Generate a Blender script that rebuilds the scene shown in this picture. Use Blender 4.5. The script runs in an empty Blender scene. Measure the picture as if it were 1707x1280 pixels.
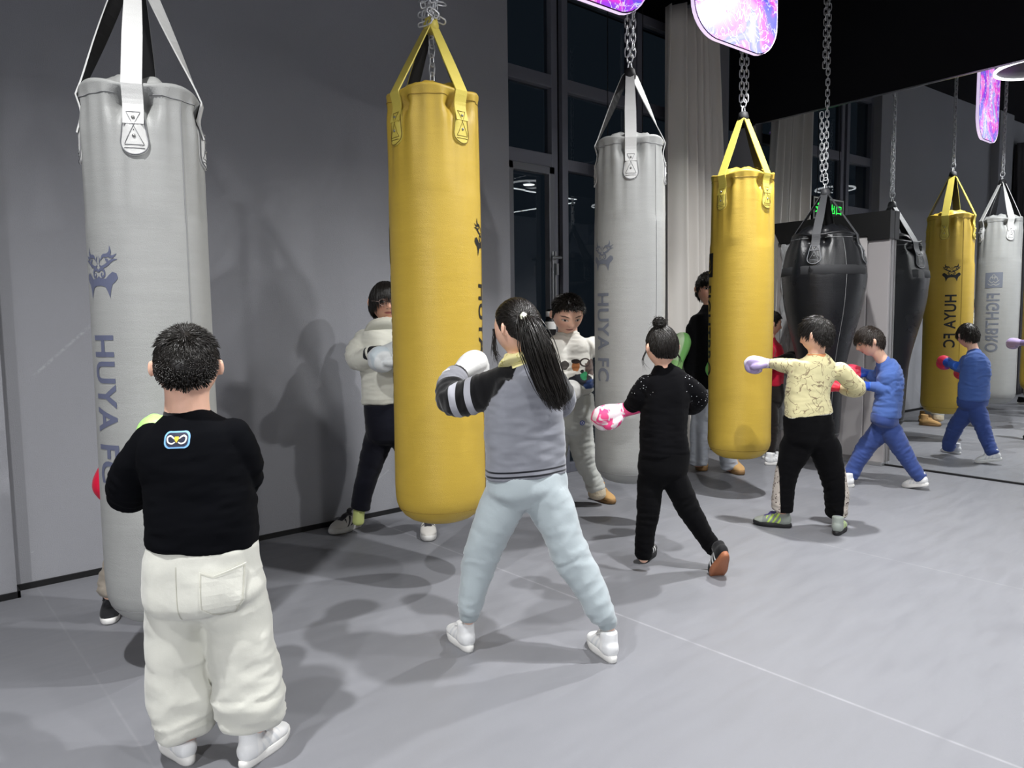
import bpy, bmesh, math, random
import numpy as np
from mathutils import Vector, Matrix
from mathutils.bvhtree import BVHTree
random.seed(7); np.random.seed(7)
SC = bpy.context.scene
COL = SC.collection
PI = math.pi

# ------------------------------------------------------------------ camera (world: X along the left wall, Y towards it, Z up)
FPX, PITCH, ROLL, YAW, CAMH = 1235.0, math.radians(4.92), math.radians(-.72), math.radians(49.2), 1.30
_F = np.array([math.cos(YAW)*math.cos(PITCH), math.sin(YAW)*math.cos(PITCH), -math.sin(PITCH)])
_r = np.array([math.sin(YAW), -math.cos(YAW), 0.]); _u = np.cross(_r, _F)
_R = math.cos(ROLL)*_r + math.sin(ROLL)*_u
_U = -math.sin(ROLL)*_r + math.cos(ROLL)*_u
CAM = np.array([0., 0., CAMH])
cd = bpy.data.cameras.new('camera'); cam = bpy.data.objects.new('camera', cd); COL.objects.link(cam)
cd.sensor_width = 36; cd.lens = FPX/1707*36; cd.clip_start = .02; cd.clip_end = 200
cam.matrix_world = Matrix(((_R[0], _U[0], -_F[0], 0), (_R[1], _U[1], -_F[1], 0), (_R[2], _U[2], -_F[2], CAMH), (0, 0, 0, 1)))
SC.camera = cam
# ------------------------------------------------------------------ world and exposure
w = bpy.data.worlds.new('night'); SC.world = w; w.use_nodes = True
w.node_tree.nodes['Background'].inputs[0].default_value = (.008, .011, .015, 1)
w.node_tree.nodes['Background'].inputs[1].default_value = 1.0
vs = SC.view_settings
vs.view_transform = 'Standard'; vs.look = 'None'; vs.gamma = 1; vs.use_curve_mapping = False
vs.exposure = 0.0
SC.cycles.max_bounces = 8; SC.cycles.glossy_bounces = 5; SC.cycles.transparent_max_bounces = 8
SC.cycles.sample_clamp_indirect = 6

# the gym's ceiling lamps: position, power, shadow softness
LAMPS = [((-.15, 1.80, 3.62), 66, .05), ((2.62, 1.30, 3.62), 70, .05), ((4.62, 2.36, 3.62), 80, .05), ((1.2, -1.2, 3.62), 62, .10), ((4.2, -.6, 3.62), 165, .10), ((-4.3, -2.6, 3.35), 680, .14)]
SPREAD = 134

MIRN = np.array([math.cos(math.radians(-2)), math.sin(math.radians(-2)), 0.]); MIR0 = np.array([6.62, 3., 0.])
CEIL = 4.30

# ------------------------------------------------------------------ where things stand: world points from sight lines
def ray(x, y): return _F + _R*((x-853.5)/FPX) - _U*((y-640)/FPX)
def on_floor(x, y, z=0.):
    d = ray(x, y); return CAM + d*((z-CAMH)/d[2])
def on_Y(x, y, Y):
    d = ray(x, y); return CAM + d*(Y/d[1])
FH = np.array([math.cos(YAW), math.sin(YAW), 0.]); RH = _r
ZU = np.array([0., 0., 1.])
def heading(deg):
    a = math.radians(deg); return FH*math.cos(a) + RH*math.sin(a)

# ------------------------------------------------------------------ helpers
def lin(h):
    if isinstance(h, str):
        h = h.lstrip('#'); c = [int(h[i:i+2], 16)/255 for i in (0, 2, 4)]
    else: c = list(h)
    return tuple((v/12.92 if v <= .04045 else ((v+.055)/1.055)**2.4) for v in c) + (1.,)

class NT:
    def __init__(s, name):
        s.m = bpy.data.materials.new(name); s.m.use_nodes = True; s.t = s.m.node_tree
        s.b = s.t.nodes['Principled BSDF']; s.out = s.t.nodes['Material Output']
    def n(s, typ, **kw):
        nd = s.t.nodes.new(typ)
        for k, v in kw.items(): setattr(nd, k, v)
        return nd
    def link(s, a, b): s.t.links.new(a, b)
    def put(s, v, sock):
        if hasattr(v, 'links') or isinstance(v, bpy.types.NodeSocket): s.link(v, sock)
        else: sock.default_value = v
    def math(s, op, a, b=0., c=0., clamp=False):
        nd = s.n('ShaderNodeMath', operation=op, use_clamp=clamp)
        for i, v in enumerate((a, b, c)): s.put(v, nd.inputs[i])
        return nd.outputs[0]
    def attr(s, name, out='Fac'): return s.n('ShaderNodeAttribute', attribute_name=name).outputs[out]
    def mix(s, f, a, b):
        nd = s.n('ShaderNodeMix', data_type='RGBA'); s.put(f, nd.inputs[0]); s.put(a, nd.inputs[6]); s.put(b, nd.inputs[7]); return nd.outputs[2]
    def step(s, v, wid=.002):
        nd = s.n('ShaderNodeMapRange', clamp=True); s.put(v, nd.inputs[0]); nd.inputs[1].default_value = -wid; nd.inputs[2].default_value = wid
        return nd.outputs[0]
    def coords(s, kind='Object', scale=(1, 1, 1)):
        tc = s.n('ShaderNodeTexCoord'); mp = s.n('ShaderNodeMapping'); mp.inputs[3].default_value = scale
        s.link(tc.outputs[kind], mp.inputs[0]); return mp.outputs[0]
    def noise(s, vec, scale, detail=3, rough=.5, out='Fac', dist=0.):
        nd = s.n('ShaderNodeTexNoise'); s.link(vec, nd.inputs['Vector']); nd.inputs['Scale'].default_value = scale
        nd.inputs['Detail'].default_value = detail; nd.inputs['Roughness'].default_value = rough; nd.inputs['Distortion'].default_value = dist
        return nd.outputs[out]
    def bump(s, h, strength, dist=.01):
        nd = s.n('ShaderNodeBump'); s.link(h, nd.inputs['Height']); nd.inputs['Strength'].default_value = strength; nd.inputs['Distance'].default_value = dist
        s.link(nd.outputs[0], s.b.inputs['Normal']); return nd
    def rng(s, v, a, b, c, d):
        nd = s.n('ShaderNodeMapRange', clamp=True); s.put(v, nd.inputs[0])
        for i, x in enumerate((a, b, c, d)): nd.inputs[i+1].default_value = x
        return nd.outputs[0]
    def set(s, color=None, rough=.6, metal=0., spec=.5, sheen=0.):
        if color is not None: s.put(color, s.b.inputs['Base Color'])
        s.put(rough, s.b.inputs['Roughness']); s.b.inputs['Metallic'].default_value = metal
        s.b.inputs['Specular IOR Level'].default_value = spec; s.b.inputs['Sheen Weight'].default_value = sheen
        return s.m

_plain = {}
def plain(name, color, rough=.6, metal=0., spec=.5, emit=None, es=1.):
    if name in _plain: return _plain[name]
    t = NT(name); m = t.set(lin(color), rough, metal, spec)
    if emit: t.b.inputs['Emission Color'].default_value = lin(emit); t.b.inputs['Emission Strength'].default_value = es
    _plain[name] = m; return m

def cloth(name, color, layers=(), scale=900, bump=.25, rough=.92, sheen=.15, var=.08, wr=.0, spec=.15, lines=None, specks=None):
    """woven or knitted fabric; layers = (attribute, colour) laid over the base where the attribute is above zero"""
    t = NT(name); v = t.coords('Object')
    base = lin(color)
    n1 = t.noise(v, 6, 3)
    dk = tuple(c*(1-var) for c in base[:3])+(1,); lt = tuple(min(1, c*(1+var)) for c in base[:3])+(1,)
    c = t.mix(n1, dk, lt)
    for L in layers:
        at, col = L[0], L[1]; wid = L[2] if len(L) > 2 else .002
        if isinstance(at, tuple) and len(at) == 3:                      # band: attribute, centre, half width
            f = t.step(t.math('SUBTRACT', at[2], t.math('ABSOLUTE', t.math('SUBTRACT', t.attr(at[0]), at[1]))), wid)
        elif isinstance(at, tuple):                                     # ellipse on the chest: u0, v0, ru, rv (ring if a fifth value)
            a = t.math('DIVIDE', t.math('SUBTRACT', t.attr('lat'), at[0]), at[2]); b = t.math('DIVIDE', t.math('SUBTRACT', t.attr('hgt'), at[1]), at[3])
            d = t.math('SQRT', t.math('ADD', t.math('MULTIPLY', a, a), t.math('MULTIPLY', b, b)))
            if len(at) > 4 and at[4] > 0: f = t.step(t.math('SUBTRACT', at[4], t.math('ABSOLUTE', t.math('SUBTRACT', d, 1-at[4]))), .04)
            else: f = t.step(t.math('ADD', t.math('SUBTRACT', 1., d), t.math('MULTIPLY', t.math('SUBTRACT', t.noise(v, 45, 2), .5), .5)), .05)
            f = t.math('MULTIPLY', f, t.step(t.attr('front'), .01))
        else: f = t.step(t.attr(at), wid)
        c = t.mix(f, c, lin(col))
    if lines:                                                           # thin drawn outlines scattered over the cloth
        n5 = t.noise(v, lines[1], 2, .5, dist=.8); f = t.step(t.math('SUBTRACT', lines[2], t.math('ABSOLUTE', t.math('SUBTRACT', n5, .5))), .006)
        f = t.math('MULTIPLY', f, t.rng(t.noise(v, 9, 2), .34, .42, 0, lines[3])); c = t.mix(f, c, lin(lines[0]))
    if specks:
        vo = t.n('ShaderNodeTexVoronoi'); vo.inputs['Scale'].default_value = specks[1]; t.link(v, vo.inputs['Vector'])
        f = t.math('MULTIPLY', t.step(t.math('SUBTRACT', specks[2], vo.outputs['Distance']), .03), t.step(t.attr(specks[3]), .01)); c = t.mix(f, c, lin(specks[0]))
    fine = t.noise(v, scale, 2)
    h = t.math('ADD', t.math('MULTIPLY', fine, .25), t.math('MULTIPLY', t.noise(v, 60, 3), wr))
    t.bump(h, bump, .004)
    return t.set(c, rough, 0, spec, sheen)

class MB:
    """collects vertices and faces of one mesh"""
    def __init__(s): s.v = []; s.f = []; s.mi = []
    def add(s, vs, fs, mi=0):
        o = len(s.v); s.v.extend([tuple(map(float, p)) for p in vs]); s.f.extend([tuple(o+i for i in f) for f in fs]); s.mi.extend([mi]*len(fs)); return s
    def box(s, x0, y0, z0, x1, y1, z1, mi=0):
        v = [(x0, y0, z0), (x1, y0, z0), (x1, y1, z0), (x0, y1, z0), (x0, y0, z1), (x1, y0, z1), (x1, y1, z1), (x0, y1, z1)]
        return s.add(v, [(0, 3, 2, 1), (4, 5, 6, 7), (0, 1, 5, 4), (1, 2, 6, 5), (2, 3, 7, 6), (3, 0, 4, 7)], mi)
    def grid(s, P, closed_u=False, mi=0):
        P = np.asarray(P, float); m, n = P.shape[:2]; fs = []
        for i in range(m-1):
            for j in range(n if closed_u else n-1):
                k = (j+1) % n; fs.append((i*n+j, i*n+k, (i+1)*n+k, (i+1)*n+j))
        return s.add(P.reshape(-1, 3), fs, mi)
    def tube(s, path, r, n=8, mi=0, caps=True):
        P = np.asarray(path, float); m = len(P); r = np.broadcast_to(np.asarray(r, float), (m,))
        T = np.gradient(P, axis=0) if m > 1 else P; T /= np.linalg.norm(T, axis=1)[:, None]+1e-12
        a = np.array([0, 0, 1.]) if abs(T[0][2]) < .9 else np.array([1., 0, 0]); rings = []
        for i in range(m):
            S = a-(a@T[i])*T[i]; S /= np.linalg.norm(S); a = S; B = np.cross(T[i], S)
            th = np.arange(n)*2*PI/n
            rings.append(P[i]+r[i]*(np.cos(th)[:, None]*S+np.sin(th)[:, None]*B))
        o = len(s.v); s.grid(rings, True, mi)
        if caps:
            s.f.append(tuple(o+i for i in range(n-1, -1, -1))); s.f.append(tuple(o+(m-1)*n+i for i in range(n))); s.mi.extend([mi, mi])
        return s
    def sphere(s, c, r, nu=16, nv=10, M=None, mi=0):
        r = np.broadcast_to(np.asarray(r, float), (3,)); P = []
        for i in range(nv+1):
            ph = -PI/2+PI*i/nv
            P.append([(math.cos(ph)*math.cos(2*PI*j/nu), math.cos(ph)*math.sin(2*PI*j/nu), math.sin(ph)) for j in range(nu)])
        P = np.array(P)*r
        if M is not None: P = P@np.asarray(M, float).T
        return s.grid(P+np.asarray(c, float), True, mi)
    def mesh(s, name):
        me = bpy.data.meshes.new(name); me.from_pydata(s.v, [], s.f); me.polygons.foreach_set('material_index', s.mi); me.update(); return me

def smooth(me): me.polygons.foreach_set('use_smooth', [True]*len(me.polygons))
def link(name, me, mats, parent=None, sm=True):
    o = bpy.data.objects.new(name, me); COL.objects.link(o)
    for m in (mats if isinstance(mats, (list, tuple)) else [mats]):
        if len(me.materials) < len(mats if isinstance(mats, (list, tuple)) else [mats]): me.materials.append(m)
    if sm: smooth(me)
    if parent is not None:
        o.parent = parent; o.matrix_parent_inverse = parent_inv(parent)
    return o
def parent_inv(p):
    M = Matrix.Identity(4)
    q = p
    chain = []
    while q is not None: chain.append(q); q = q.parent
    for q in reversed(chain): M = M @ (q.matrix_parent_inverse if q.parent else Matrix.Identity(4)) @ q.matrix_basis
    return M.inverted()
def obj(name, mb, mats, parent=None, sm=False, bevel=0., seg=2):
    o = link(name, mb.mesh(name), mats, parent, sm)
    if bevel:
        b = o.modifiers.new('bevel', 'BEVEL'); b.width = bevel; b.segments = seg; b.limit_method = 'ANGLE'
    return o
def empty(name, loc, label, cat, group=None):
    o = bpy.data.objects.new(name, None); COL.objects.link(o); o.location = Vector(loc); o.empty_display_size = .1
    tag(o, label, cat, group); return o
def tag(o, label, cat, group=None):
    o['label'] = label; o['category'] = cat
    if group: o['group'] = group
    return o
def struct(o): o['kind'] = 'structure'; return o

def remesh(mb, voxel, it=4, fac=.5):
    me = mb.mesh('tmp'); o = bpy.data.objects.new('tmp', me); COL.objects.link(o)
    r = o.modifiers.new('r', 'REMESH'); r.mode = 'VOXEL'; r.voxel_size = voxel; r.adaptivity = 0
    if it:
        q = o.modifiers.new('s', 'SMOOTH'); q.factor = fac; q.iterations = it
    dg = bpy.context.evaluated_depsgraph_get(); out = bpy.data.meshes.new_from_object(o.evaluated_get(dg))
    bpy.data.objects.remove(o); bpy.data.meshes.remove(me)
    return out
def co_of(me):
    a = np.empty(len(me.vertices)*3, np.float32); me.vertices.foreach_get('co', a); return a.reshape(-1, 3).astype(float)
def no_of(me):
    a = np.empty(len(me.vertices)*3, np.float32); me.vertices.foreach_get('normal', a); return a.reshape(-1, 3).astype(float)
def set_co(me, c): me.vertices.foreach_set('co', np.asarray(c, np.float32).ravel()); me.update()
def set_attr(me, name, val):
    val = np.asarray(val, np.float32)
    if val.ndim == 2:
        a = me.attributes.new(name, 'FLOAT_VECTOR', 'POINT'); a.data.foreach_set('vector', val.ravel())
    else:
        a = me.attributes.new(name, 'FLOAT', 'POINT'); a.data.foreach_set('value', val)

# vectorised gradient noise
_perm = np.random.RandomState(3).permutation(256); _perm = np.concatenate([_perm, _perm, _perm])
_gr = np.random.RandomState(4).normal(size=(256, 3)); _gr /= np.linalg.norm(_gr, axis=1)[:, None]
def perlin(p):
    p = np.asarray(p, float); i = np.floor(p).astype(int); f = p-i; i &= 255; u = f*f*f*(f*(f*6-15)+10); out = 0
    for dx in (0, 1):
        for dy in (0, 1):
            for dz in (0, 1):
                h = _perm[_perm[_perm[i[:, 0]+dx]+i[:, 1]+dy]+i[:, 2]+dz]
                g = (_gr[h]*(f-np.array([dx, dy, dz]))).sum(1)
                wx = u[:, 0] if dx else 1-u[:, 0]; wy = u[:, 1] if dy else 1-u[:, 1]; wz = u[:, 2] if dz else 1-u[:, 2]
                out = out+g*wx*wy*wz
    return out*1.6

def crom(P, m):
    P = np.asarray(P, float); n = len(P)
    if n == 2: return P[0]+(P[1]-P[0])*np.linspace(0, 1, m)[:, None]
    E = np.vstack([2*P[0]-P[1], P, 2*P[-1]-P[-2]]); out = []
    for t in np.linspace(0, n-1, m):
        k = min(int(t), n-2); u = t-k; a, b, c, d = E[k], E[k+1], E[k+2], E[k+3]
        out.append(.5*(2*b+(c-a)*u+(2*a-5*b+4*c-d)*u*u+(3*b-a-3*c+d)*u**3))
    return np.array(out)
def sweep(mb, path, rad, side, n=24, per=6, cap0=.6, cap1=.6, ex=2.0):
    """elliptical limb or trunk along a smooth path; rad = (half width along side, half depth)"""
    path = np.asarray(path, float); rad = np.asarray([(q, q) if np.isscalar(q) else q for q in rad], float)
    m = (len(path)-1)*per+1; P = crom(path, m)
    Rr = np.maximum(crom(np.hstack([rad, np.zeros((len(rad), 1))]), m)[:, :2], .004)
    sd = np.asarray(side, float); sd = np.broadcast_to(sd, (len(path), 3)) if sd.ndim == 1 else sd
    S = crom(sd, m)
    T = np.gradient(P, axis=0); T /= np.linalg.norm(T, axis=1)[:, None]
    rings = []; th = np.arange(n)*2*PI/n; ct, st = np.cos(th), np.sin(th)
    if ex != 2: ct, st = np.sign(ct)*np.abs(ct)**(2/ex), np.sign(st)*np.abs(st)**(2/ex)
    def ring(p, t, s, a, b):
        s = s-(s@t)*t; s /= np.linalg.norm(s)+1e-9; B = np.cross(t, s)
        return p+a*ct[:, None]*s+b*st[:, None]*B
    k0 = min(Rr[0])*cap0; k1 = min(Rr[-1])*cap1
    for ph in (85, 60, 30):
        q = math.radians(ph); rings.append(ring(P[0]-T[0]*k0*math.sin(q), T[0], S[0], Rr[0, 0]*math.cos(q), Rr[0, 1]*math.cos(q)))
    for i in range(m): rings.append(ring(P[i], T[i], S[i], Rr[i, 0], Rr[i, 1]))
    for ph in (30, 60, 85):
        q = math.radians(ph); rings.append(ring(P[-1]+T[-1]*k1*math.sin(q), T[-1], S[-1], Rr[-1, 0]*math.cos(q), Rr[-1, 1]*math.cos(q)))
    o = len(mb.v); mb.grid(rings, True)
    mb.f.append(tuple(o+i for i in range(n-1, -1, -1))); mb.f.append(tuple(o+(len(rings)-1)*n+i for i in range(n))); mb.mi.extend([0, 0])
    return P, Rr
def seg_near(co, P):
    """nearest point on a polyline: distance, length parameter 0..1, axis"""
    P = np.asarray(P, float); best = np.full(len(co), 1e9); tt = np.zeros(len(co)); ax = np.zeros((len(co), 3)); L = np.linalg.norm(np.diff(P, axis=0), axis=1); cum = np.concatenate([[0], np.cumsum(L)])
    for i in range(len(P)-1):
        d = P[i+1]-P[i]; u = np.clip(((co-P[i])@d)/(d@d+1e-12), 0, 1); q = np.linalg.norm(co-(P[i]+u[:, None]*d), axis=1)
        k = q < best; best[k] = q[k]; tt[k] = (cum[i]+u[k]*L[i])/cum[-1]; ax[k] = d/np.linalg.norm(d)
    return best, tt, ax

# ------------------------------------------------------------------ flat shapes (letters, emblems) laid on a surface
def stroke(pts, wid, n=24):
    P = crom(np.c_[np.array(pts, float), np.zeros(len(pts))], n)[:, :2]; W = crom(np.c_[np.array(wid, float), np.zeros((len(wid), 2))], n)[:, 0]
    T = np.gradient(P, axis=0); T /= np.linalg.norm(T, axis=1)[:, None]+1e-9; N = np.c_[-T[:, 1], T[:, 0]]
    return [tuple(p) for p in np.vstack([P+N*W[:, None]/2, (P-N*W[:, None]/2)[::-1]])]
def flat_bm(polys):
    bm = bmesh.new()
    for pl in polys:
        clean = []
        for p in pl:
            if not clean or (abs(p[0]-clean[-1][0])+abs(p[1]-clean[-1][1])) > 1e-5: clean.append(p)
        vs = [bm.verts.new((p[0], p[1], 0)) for p in clean]
        try: f = bm.faces.new(vs)
        except ValueError: continue
    bmesh.ops.triangulate(bm, faces=bm.faces[:])
    return bm
def text_bm(s, size=1., offset=0., spacing=1.):
    cu = bpy.data.curves.new('tmp', 'FONT'); cu.body = s; cu.size = size; cu.offset = offset; cu.space_character = spacing; cu.align_x = 'LEFT'; cu.resolution_u = 4
    o = bpy.data.objects.new('tmp', cu); COL.objects.link(o); dg = bpy.context.evaluated_depsgraph_get()
    me = bpy.data.meshes.new_from_object(o.evaluated_get(dg)); bpy.data.objects.remove(o); bpy.data.curves.remove(cu)
    bm = bmesh.new(); bm.from_mesh(me); bpy.data.meshes.remove(me); bmesh.ops.triangulate(bm, faces=bm.faces[:]); return bm
def bbox(bm):
    a = np.array([v.co[:2] for v in bm.verts]); return a.min(0), a.max(0)
def fit(bm, x0, y0, x1, y1):
    a, b = bbox(bm)
    for v in bm.verts:
        v.co.x = x0+(v.co.x-a[0])/(b[0]-a[0])*(x1-x0); v.co.y = y0+(v.co.y-a[1])/(b[1]-a[1])*(y1-y0)
    return bm
def slices(bm, axis, step):
    a, b = bbox(bm); k = 0 if axis == 'x' else 1
    n = int((b[k]-a[k])/step)
    for i in range(1, n+1):
        p = [0, 0, 0]; p[k] = a[k]+i*step; q = [0, 0, 0]; q[k] = 1
        bmesh.ops.bisect_plane(bm, geom=bm.verts[:]+bm.edges[:]+bm.faces[:], plane_co=p, plane_no=q)
    return bm
def bm_obj(name, bm, m, parent, sm=False):
    me = bpy.data.meshes.new(name); bm.to_mesh(me); bm.free(); return link(name, me, m, parent, sm)
def decal(name, bm, m, parent, bvh, c, right, up, look, off=.002, step=.012, dist=.3):
    """lay a flat shape (metres, centred on c) onto a surface found along look"""
    slices(bm, 'x', step); slices(bm, 'y', step)
    c, right, up, look = (np.asarray(q, float) for q in (c, right, up, look)); look = look/np.linalg.norm(look)
    for v in bm.verts:
        p = c+right*v.co.x+up*v.co.y; h, nn, _, _ = bvh.ray_cast(Vector(p-look*dist), Vector(look), dist*2)
        if h is None: h, nn, _, _ = bvh.find_nearest(Vector(p))
        if nn.dot(Vector(look)) > 0: nn = -nn
        v.co = h+nn*off
    return bm_obj(name, bm, m, parent)
def bvh_of(me): 
    c = co_of(me); return BVHTree.FromPolygons([tuple(p) for p in c], [tuple(f.vertices) for f in me.polygons])

# ------------------------------------------------------------------ materials of the room
def wall_mat(name, base, scratch=True):
    t = NT(name); v = t.coords('Object')
    b = lin(base); n = t.noise(v, .9, 4, .6)
    c = t.mix(n, tuple(x*.9 for x in b[:3])+(1,), tuple(x*1.1 for x in b[:3])+(1,))
    if scratch:
        z = t.n('ShaderNodeSeparateXYZ'); t.link(v, z.inputs[0])
        low = t.rng(z.outputs[2], .2, 1.9, 1, 0)
        sv = t.coords('Object', (9, 9, 26)); fl = t.noise(sv, 1.6, 4, .65)
        m = t.math('MULTIPLY', t.step(t.math('SUBTRACT', fl, .735), .012), low)
        c = t.mix(t.math('MULTIPLY', m, .55), c, lin('#c8cacd'))
        # long diagonal scuff: distance to a slanting line, broken by noise
        for (x0, z0, x1, z1, wd) in ((.60, 1.06, .86, 1.30, .006), (2.35, .16, 2.6, .30, .004)):
            dx, dz = x1-x0, z1-z0; L = math.hypot(dx, dz)
            u = t.math('DIVIDE', t.math('ADD', t.math('MULTIPLY', t.math('SUBTRACT', z.outputs[0], x0), dx), t.math('MULTIPLY', t.math('SUBTRACT', z.outputs[2], z0), dz)), L*L)
            dd = t.math('ABSOLUTE', t.math('DIVIDE', t.math('SUBTRACT', t.math('MULTIPLY', t.math('SUBTRACT', z.outputs[0], x0), dz), t.math('MULTIPLY', t.math('SUBTRACT', z.outputs[2], z0), dx)), L))
            ins = t.step(t.math('SUBTRACT', .5, t.math('ABSOLUTE', t.math('SUBTRACT', u, .5))), .02)
            k = t.math('MULTIPLY', t.step(t.math('SUBTRACT', wd, dd), .004), ins)
            k = t.math('MULTIPLY', k, t.rng(t.noise(v, 60, 2), .35, .65, 0, .28))
            c = t.mix(k, c, lin('#c8cacd'))
    h = t.math('ADD', t.noise(v, 230, 2), t.math('MULTIPLY', t.noise(v, 35, 3), .6))
    t.bump(h, .35, .006)
    return t.set(c, .8, 0, .3)
M_wall = wall_mat('grey_rough_paint', '#909196')
M_wall2 = wall_mat('grey_paint', '#96979c', False)
M_black = plain('matt_black_paint', '#0b0b10', .85, 0, .2)
M_blacktrim = plain('black_trim', '#08080a', .5)
M_frame = plain('window_aluminium', '#6a6c76', .45, .2)

def floor_mat():
    t = NT('grey_sports_vinyl'); v = t.coords('Object')
    b = lin('#7b7c81'); n = t.noise(v, 1.3, 4, .6); n2 = t.noise(t.coords('Object', (1, 5, 1)), 3, 3, .6)
    c = t.mix(t.math('MULTIPLY', t.math('ADD', n, n2), .5), tuple(x*.90 for x in b[:3])+(1,), tuple(x*1.1 for x in b[:3])+(1,))
    z = t.n('ShaderNodeSeparateXYZ'); t.link(v, z.inputs[0])
    for (x, wd, col, k) in ((2.42, .005, '#a8a9ad', .45), (4.05, .005, '#a0a1a5', .35), (.55, .003, '#a8a9ad', .2), (6.30, .004, '#55565a', .4)):
        m = t.math('MULTIPLY', t.step(t.math('SUBTRACT', wd, t.math('ABSOLUTE', t.math('SUBTRACT', z.outputs[0], x))), .004), t.rng(n2, .3, .6, .35, 1))
        c = t.mix(t.math('MULTIPLY', m, k), c, lin(col))
    sc = t.noise(t.coords('Object', (2, 14, 1)), 2.2, 5, .7)
    c = t.mix(t.math('MULTIPLY', t.step(t.math('SUBTRACT', sc, .72), .03), .25), c, lin('#9a9a9e'))
    t.bump(t.noise(v, 420, 2), .12, .003)
    return t.set(c, t.rng(n2, .3, .7, .42, .6), 0, .35)
M_floor = floor_mat()

# ------------------------------------------------------------------ the setting
def at_mir(y, d=0.):
    """point on the mirror wall at Y=y, d in front of it"""
    s = (y-MIR0[1])/math.cos(math.radians(2)); a = math.radians(-2)
    p = MIR0+s*np.array([-math.sin(a), math.cos(a), 0]); return p-MIRN*d
struct(obj('floor', MB().box(-5.2, -7, -.1, 7.2, 4.6, 0), M_floor))
struct(obj('ceiling', MB().box(-5.2, -7, CEIL, 7.2, 4.8, CEIL+.1), M_black))
struct(obj('wall_left', MB().box(-5.2, 4.30, 0, 3.71, 4.62, CEIL), M_wall))
struct(obj('wall_far', MB().box(6.16, 4.30, 0, 6.60, 4.62, CEIL), M_wall2))
struct(obj('trim_1', MB().box(-.05, 4.19, 0, .455, 4.30, CEIL), M_wall))          # pilaster
struct(obj('wall_near', MB().box(-5.2, -7, 0, -5.0, 4.3, CEIL), M_wall2))
struct(obj('wall_back', MB().box(-5.0, -7, 0, 7.2, -6.8, CEIL), M_wall2))
def mir_prism(y0, y1, d0, d1, z0, z1):
    a, b, c, d = at_mir(y0, d0), at_mir(y1, d0), at_mir(y1, d1), at_mir(y0, d1); m = MB()
    V = [(*p[:2], z) for z in (z0, z1) for p in (a, b, c, d)]
    return m.add(V, [(0, 1, 2, 3), (7, 6, 5, 4), (0, 4, 5, 1), (1, 5, 6, 2), (2, 6, 7, 3), (3, 7, 4, 0)])
struct(obj('wall_right', mir_prism(-6.9, 4.33, -.25, -.012, 0, 3.165), M_wall2))
struct(obj('wall_right_upper', mir_prism(-6.9, 4.33, -.25, .012, 3.17, CEIL), M_black))
mm = NT('mirror_silver'); M_mirror = mm.set((.86, .88, .89, 1), .0, 1.0)
struct(obj('wall_mirror', mir_prism(-5.6, 4.03, -.012, 0., .012, 3.165), M_mirror))
struct(obj('trim_2', mir_prism(-5.6, 4.03, 0., .006, 3.158, 3.170), plain('polished_edge', '#b9bcc0', .25, .9)))
struct(obj('baseboard_right', mir_prism(-5.6, 4.27, 0., .012, 0, .014), M_blacktrim))
struct(obj('baseboard_left', MB().box(.455, 4.288, 0, 3.71, 4.30, .03).box(-.06, 4.178, 0, .467, 4.19, .03).box(.455, 4.178, 0, .467, 4.30, .03).box(-5, 4.288, 0, -.05, 4.30, .03).box(6.16, 4.288, 0, 6.56, 4.30, .03), M_blacktrim))
struct(obj('wall_far_upper', MB().box(3.71, 4.50, 3.98, 6.16, 4.62, CEIL), M_black))

# ------------------------------------------------------------------ windows
tg = NT('night_glass'); tg.b.inputs['Transmission Weight'].default_value = 1.; M_glass = tg.set((.55, .62, .66, 1), .0, 0, .5); tg.b.inputs['IOR'].default_value = 1.5
WY = 4.40
def window(name, x0, x1, bars, fw, lab):
    m = MB(); d0, d1 = WY, WY+.09
    m.box(x0, d0, 0, x0+fw, d1, 4.0); m.box(x1-fw, d0, 0, x1, d1, 4.0); m.box(x0+fw, d0, 3.92, x1-fw, d1, 4.0); m.box(x0+fw, d0, 0, x1-fw, d1, .08)
    for z0, z1 in bars: m.box(x0+fw, d0, z0, x1-fw, d1, z1)
    f = struct(obj(name, m, M_frame, None, bevel=.004))
    zs = [.08]+[q for b in bars for q in b]+[3.92]
    for i in range(0, len(zs), 2):
        if zs[i+1]-zs[i] < .05: continue
        obj('glass_pane', MB().box(x0+fw, WY+.05, zs[i], x1-fw, WY+.056, zs[i+1]), M_glass, f)
    return f
w1 = window('window_1', 3.70, 4.32, ((2.52, 2.63), (3.15, 3.25)), .065, '')
w2 = window('window_2', 4.375, 5.30, ((2.52, 2.61), (3.15, 3.25)), .065, '')
w3 = window('window_3', 5.32, 6.18, ((2.52, 2.61), (3.15, 3.25)), .065, '')
struct(obj('trim_3', MB().box(4.322, 4.44, 0, 4.373, 4.50, 4.0), M_black))
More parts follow.
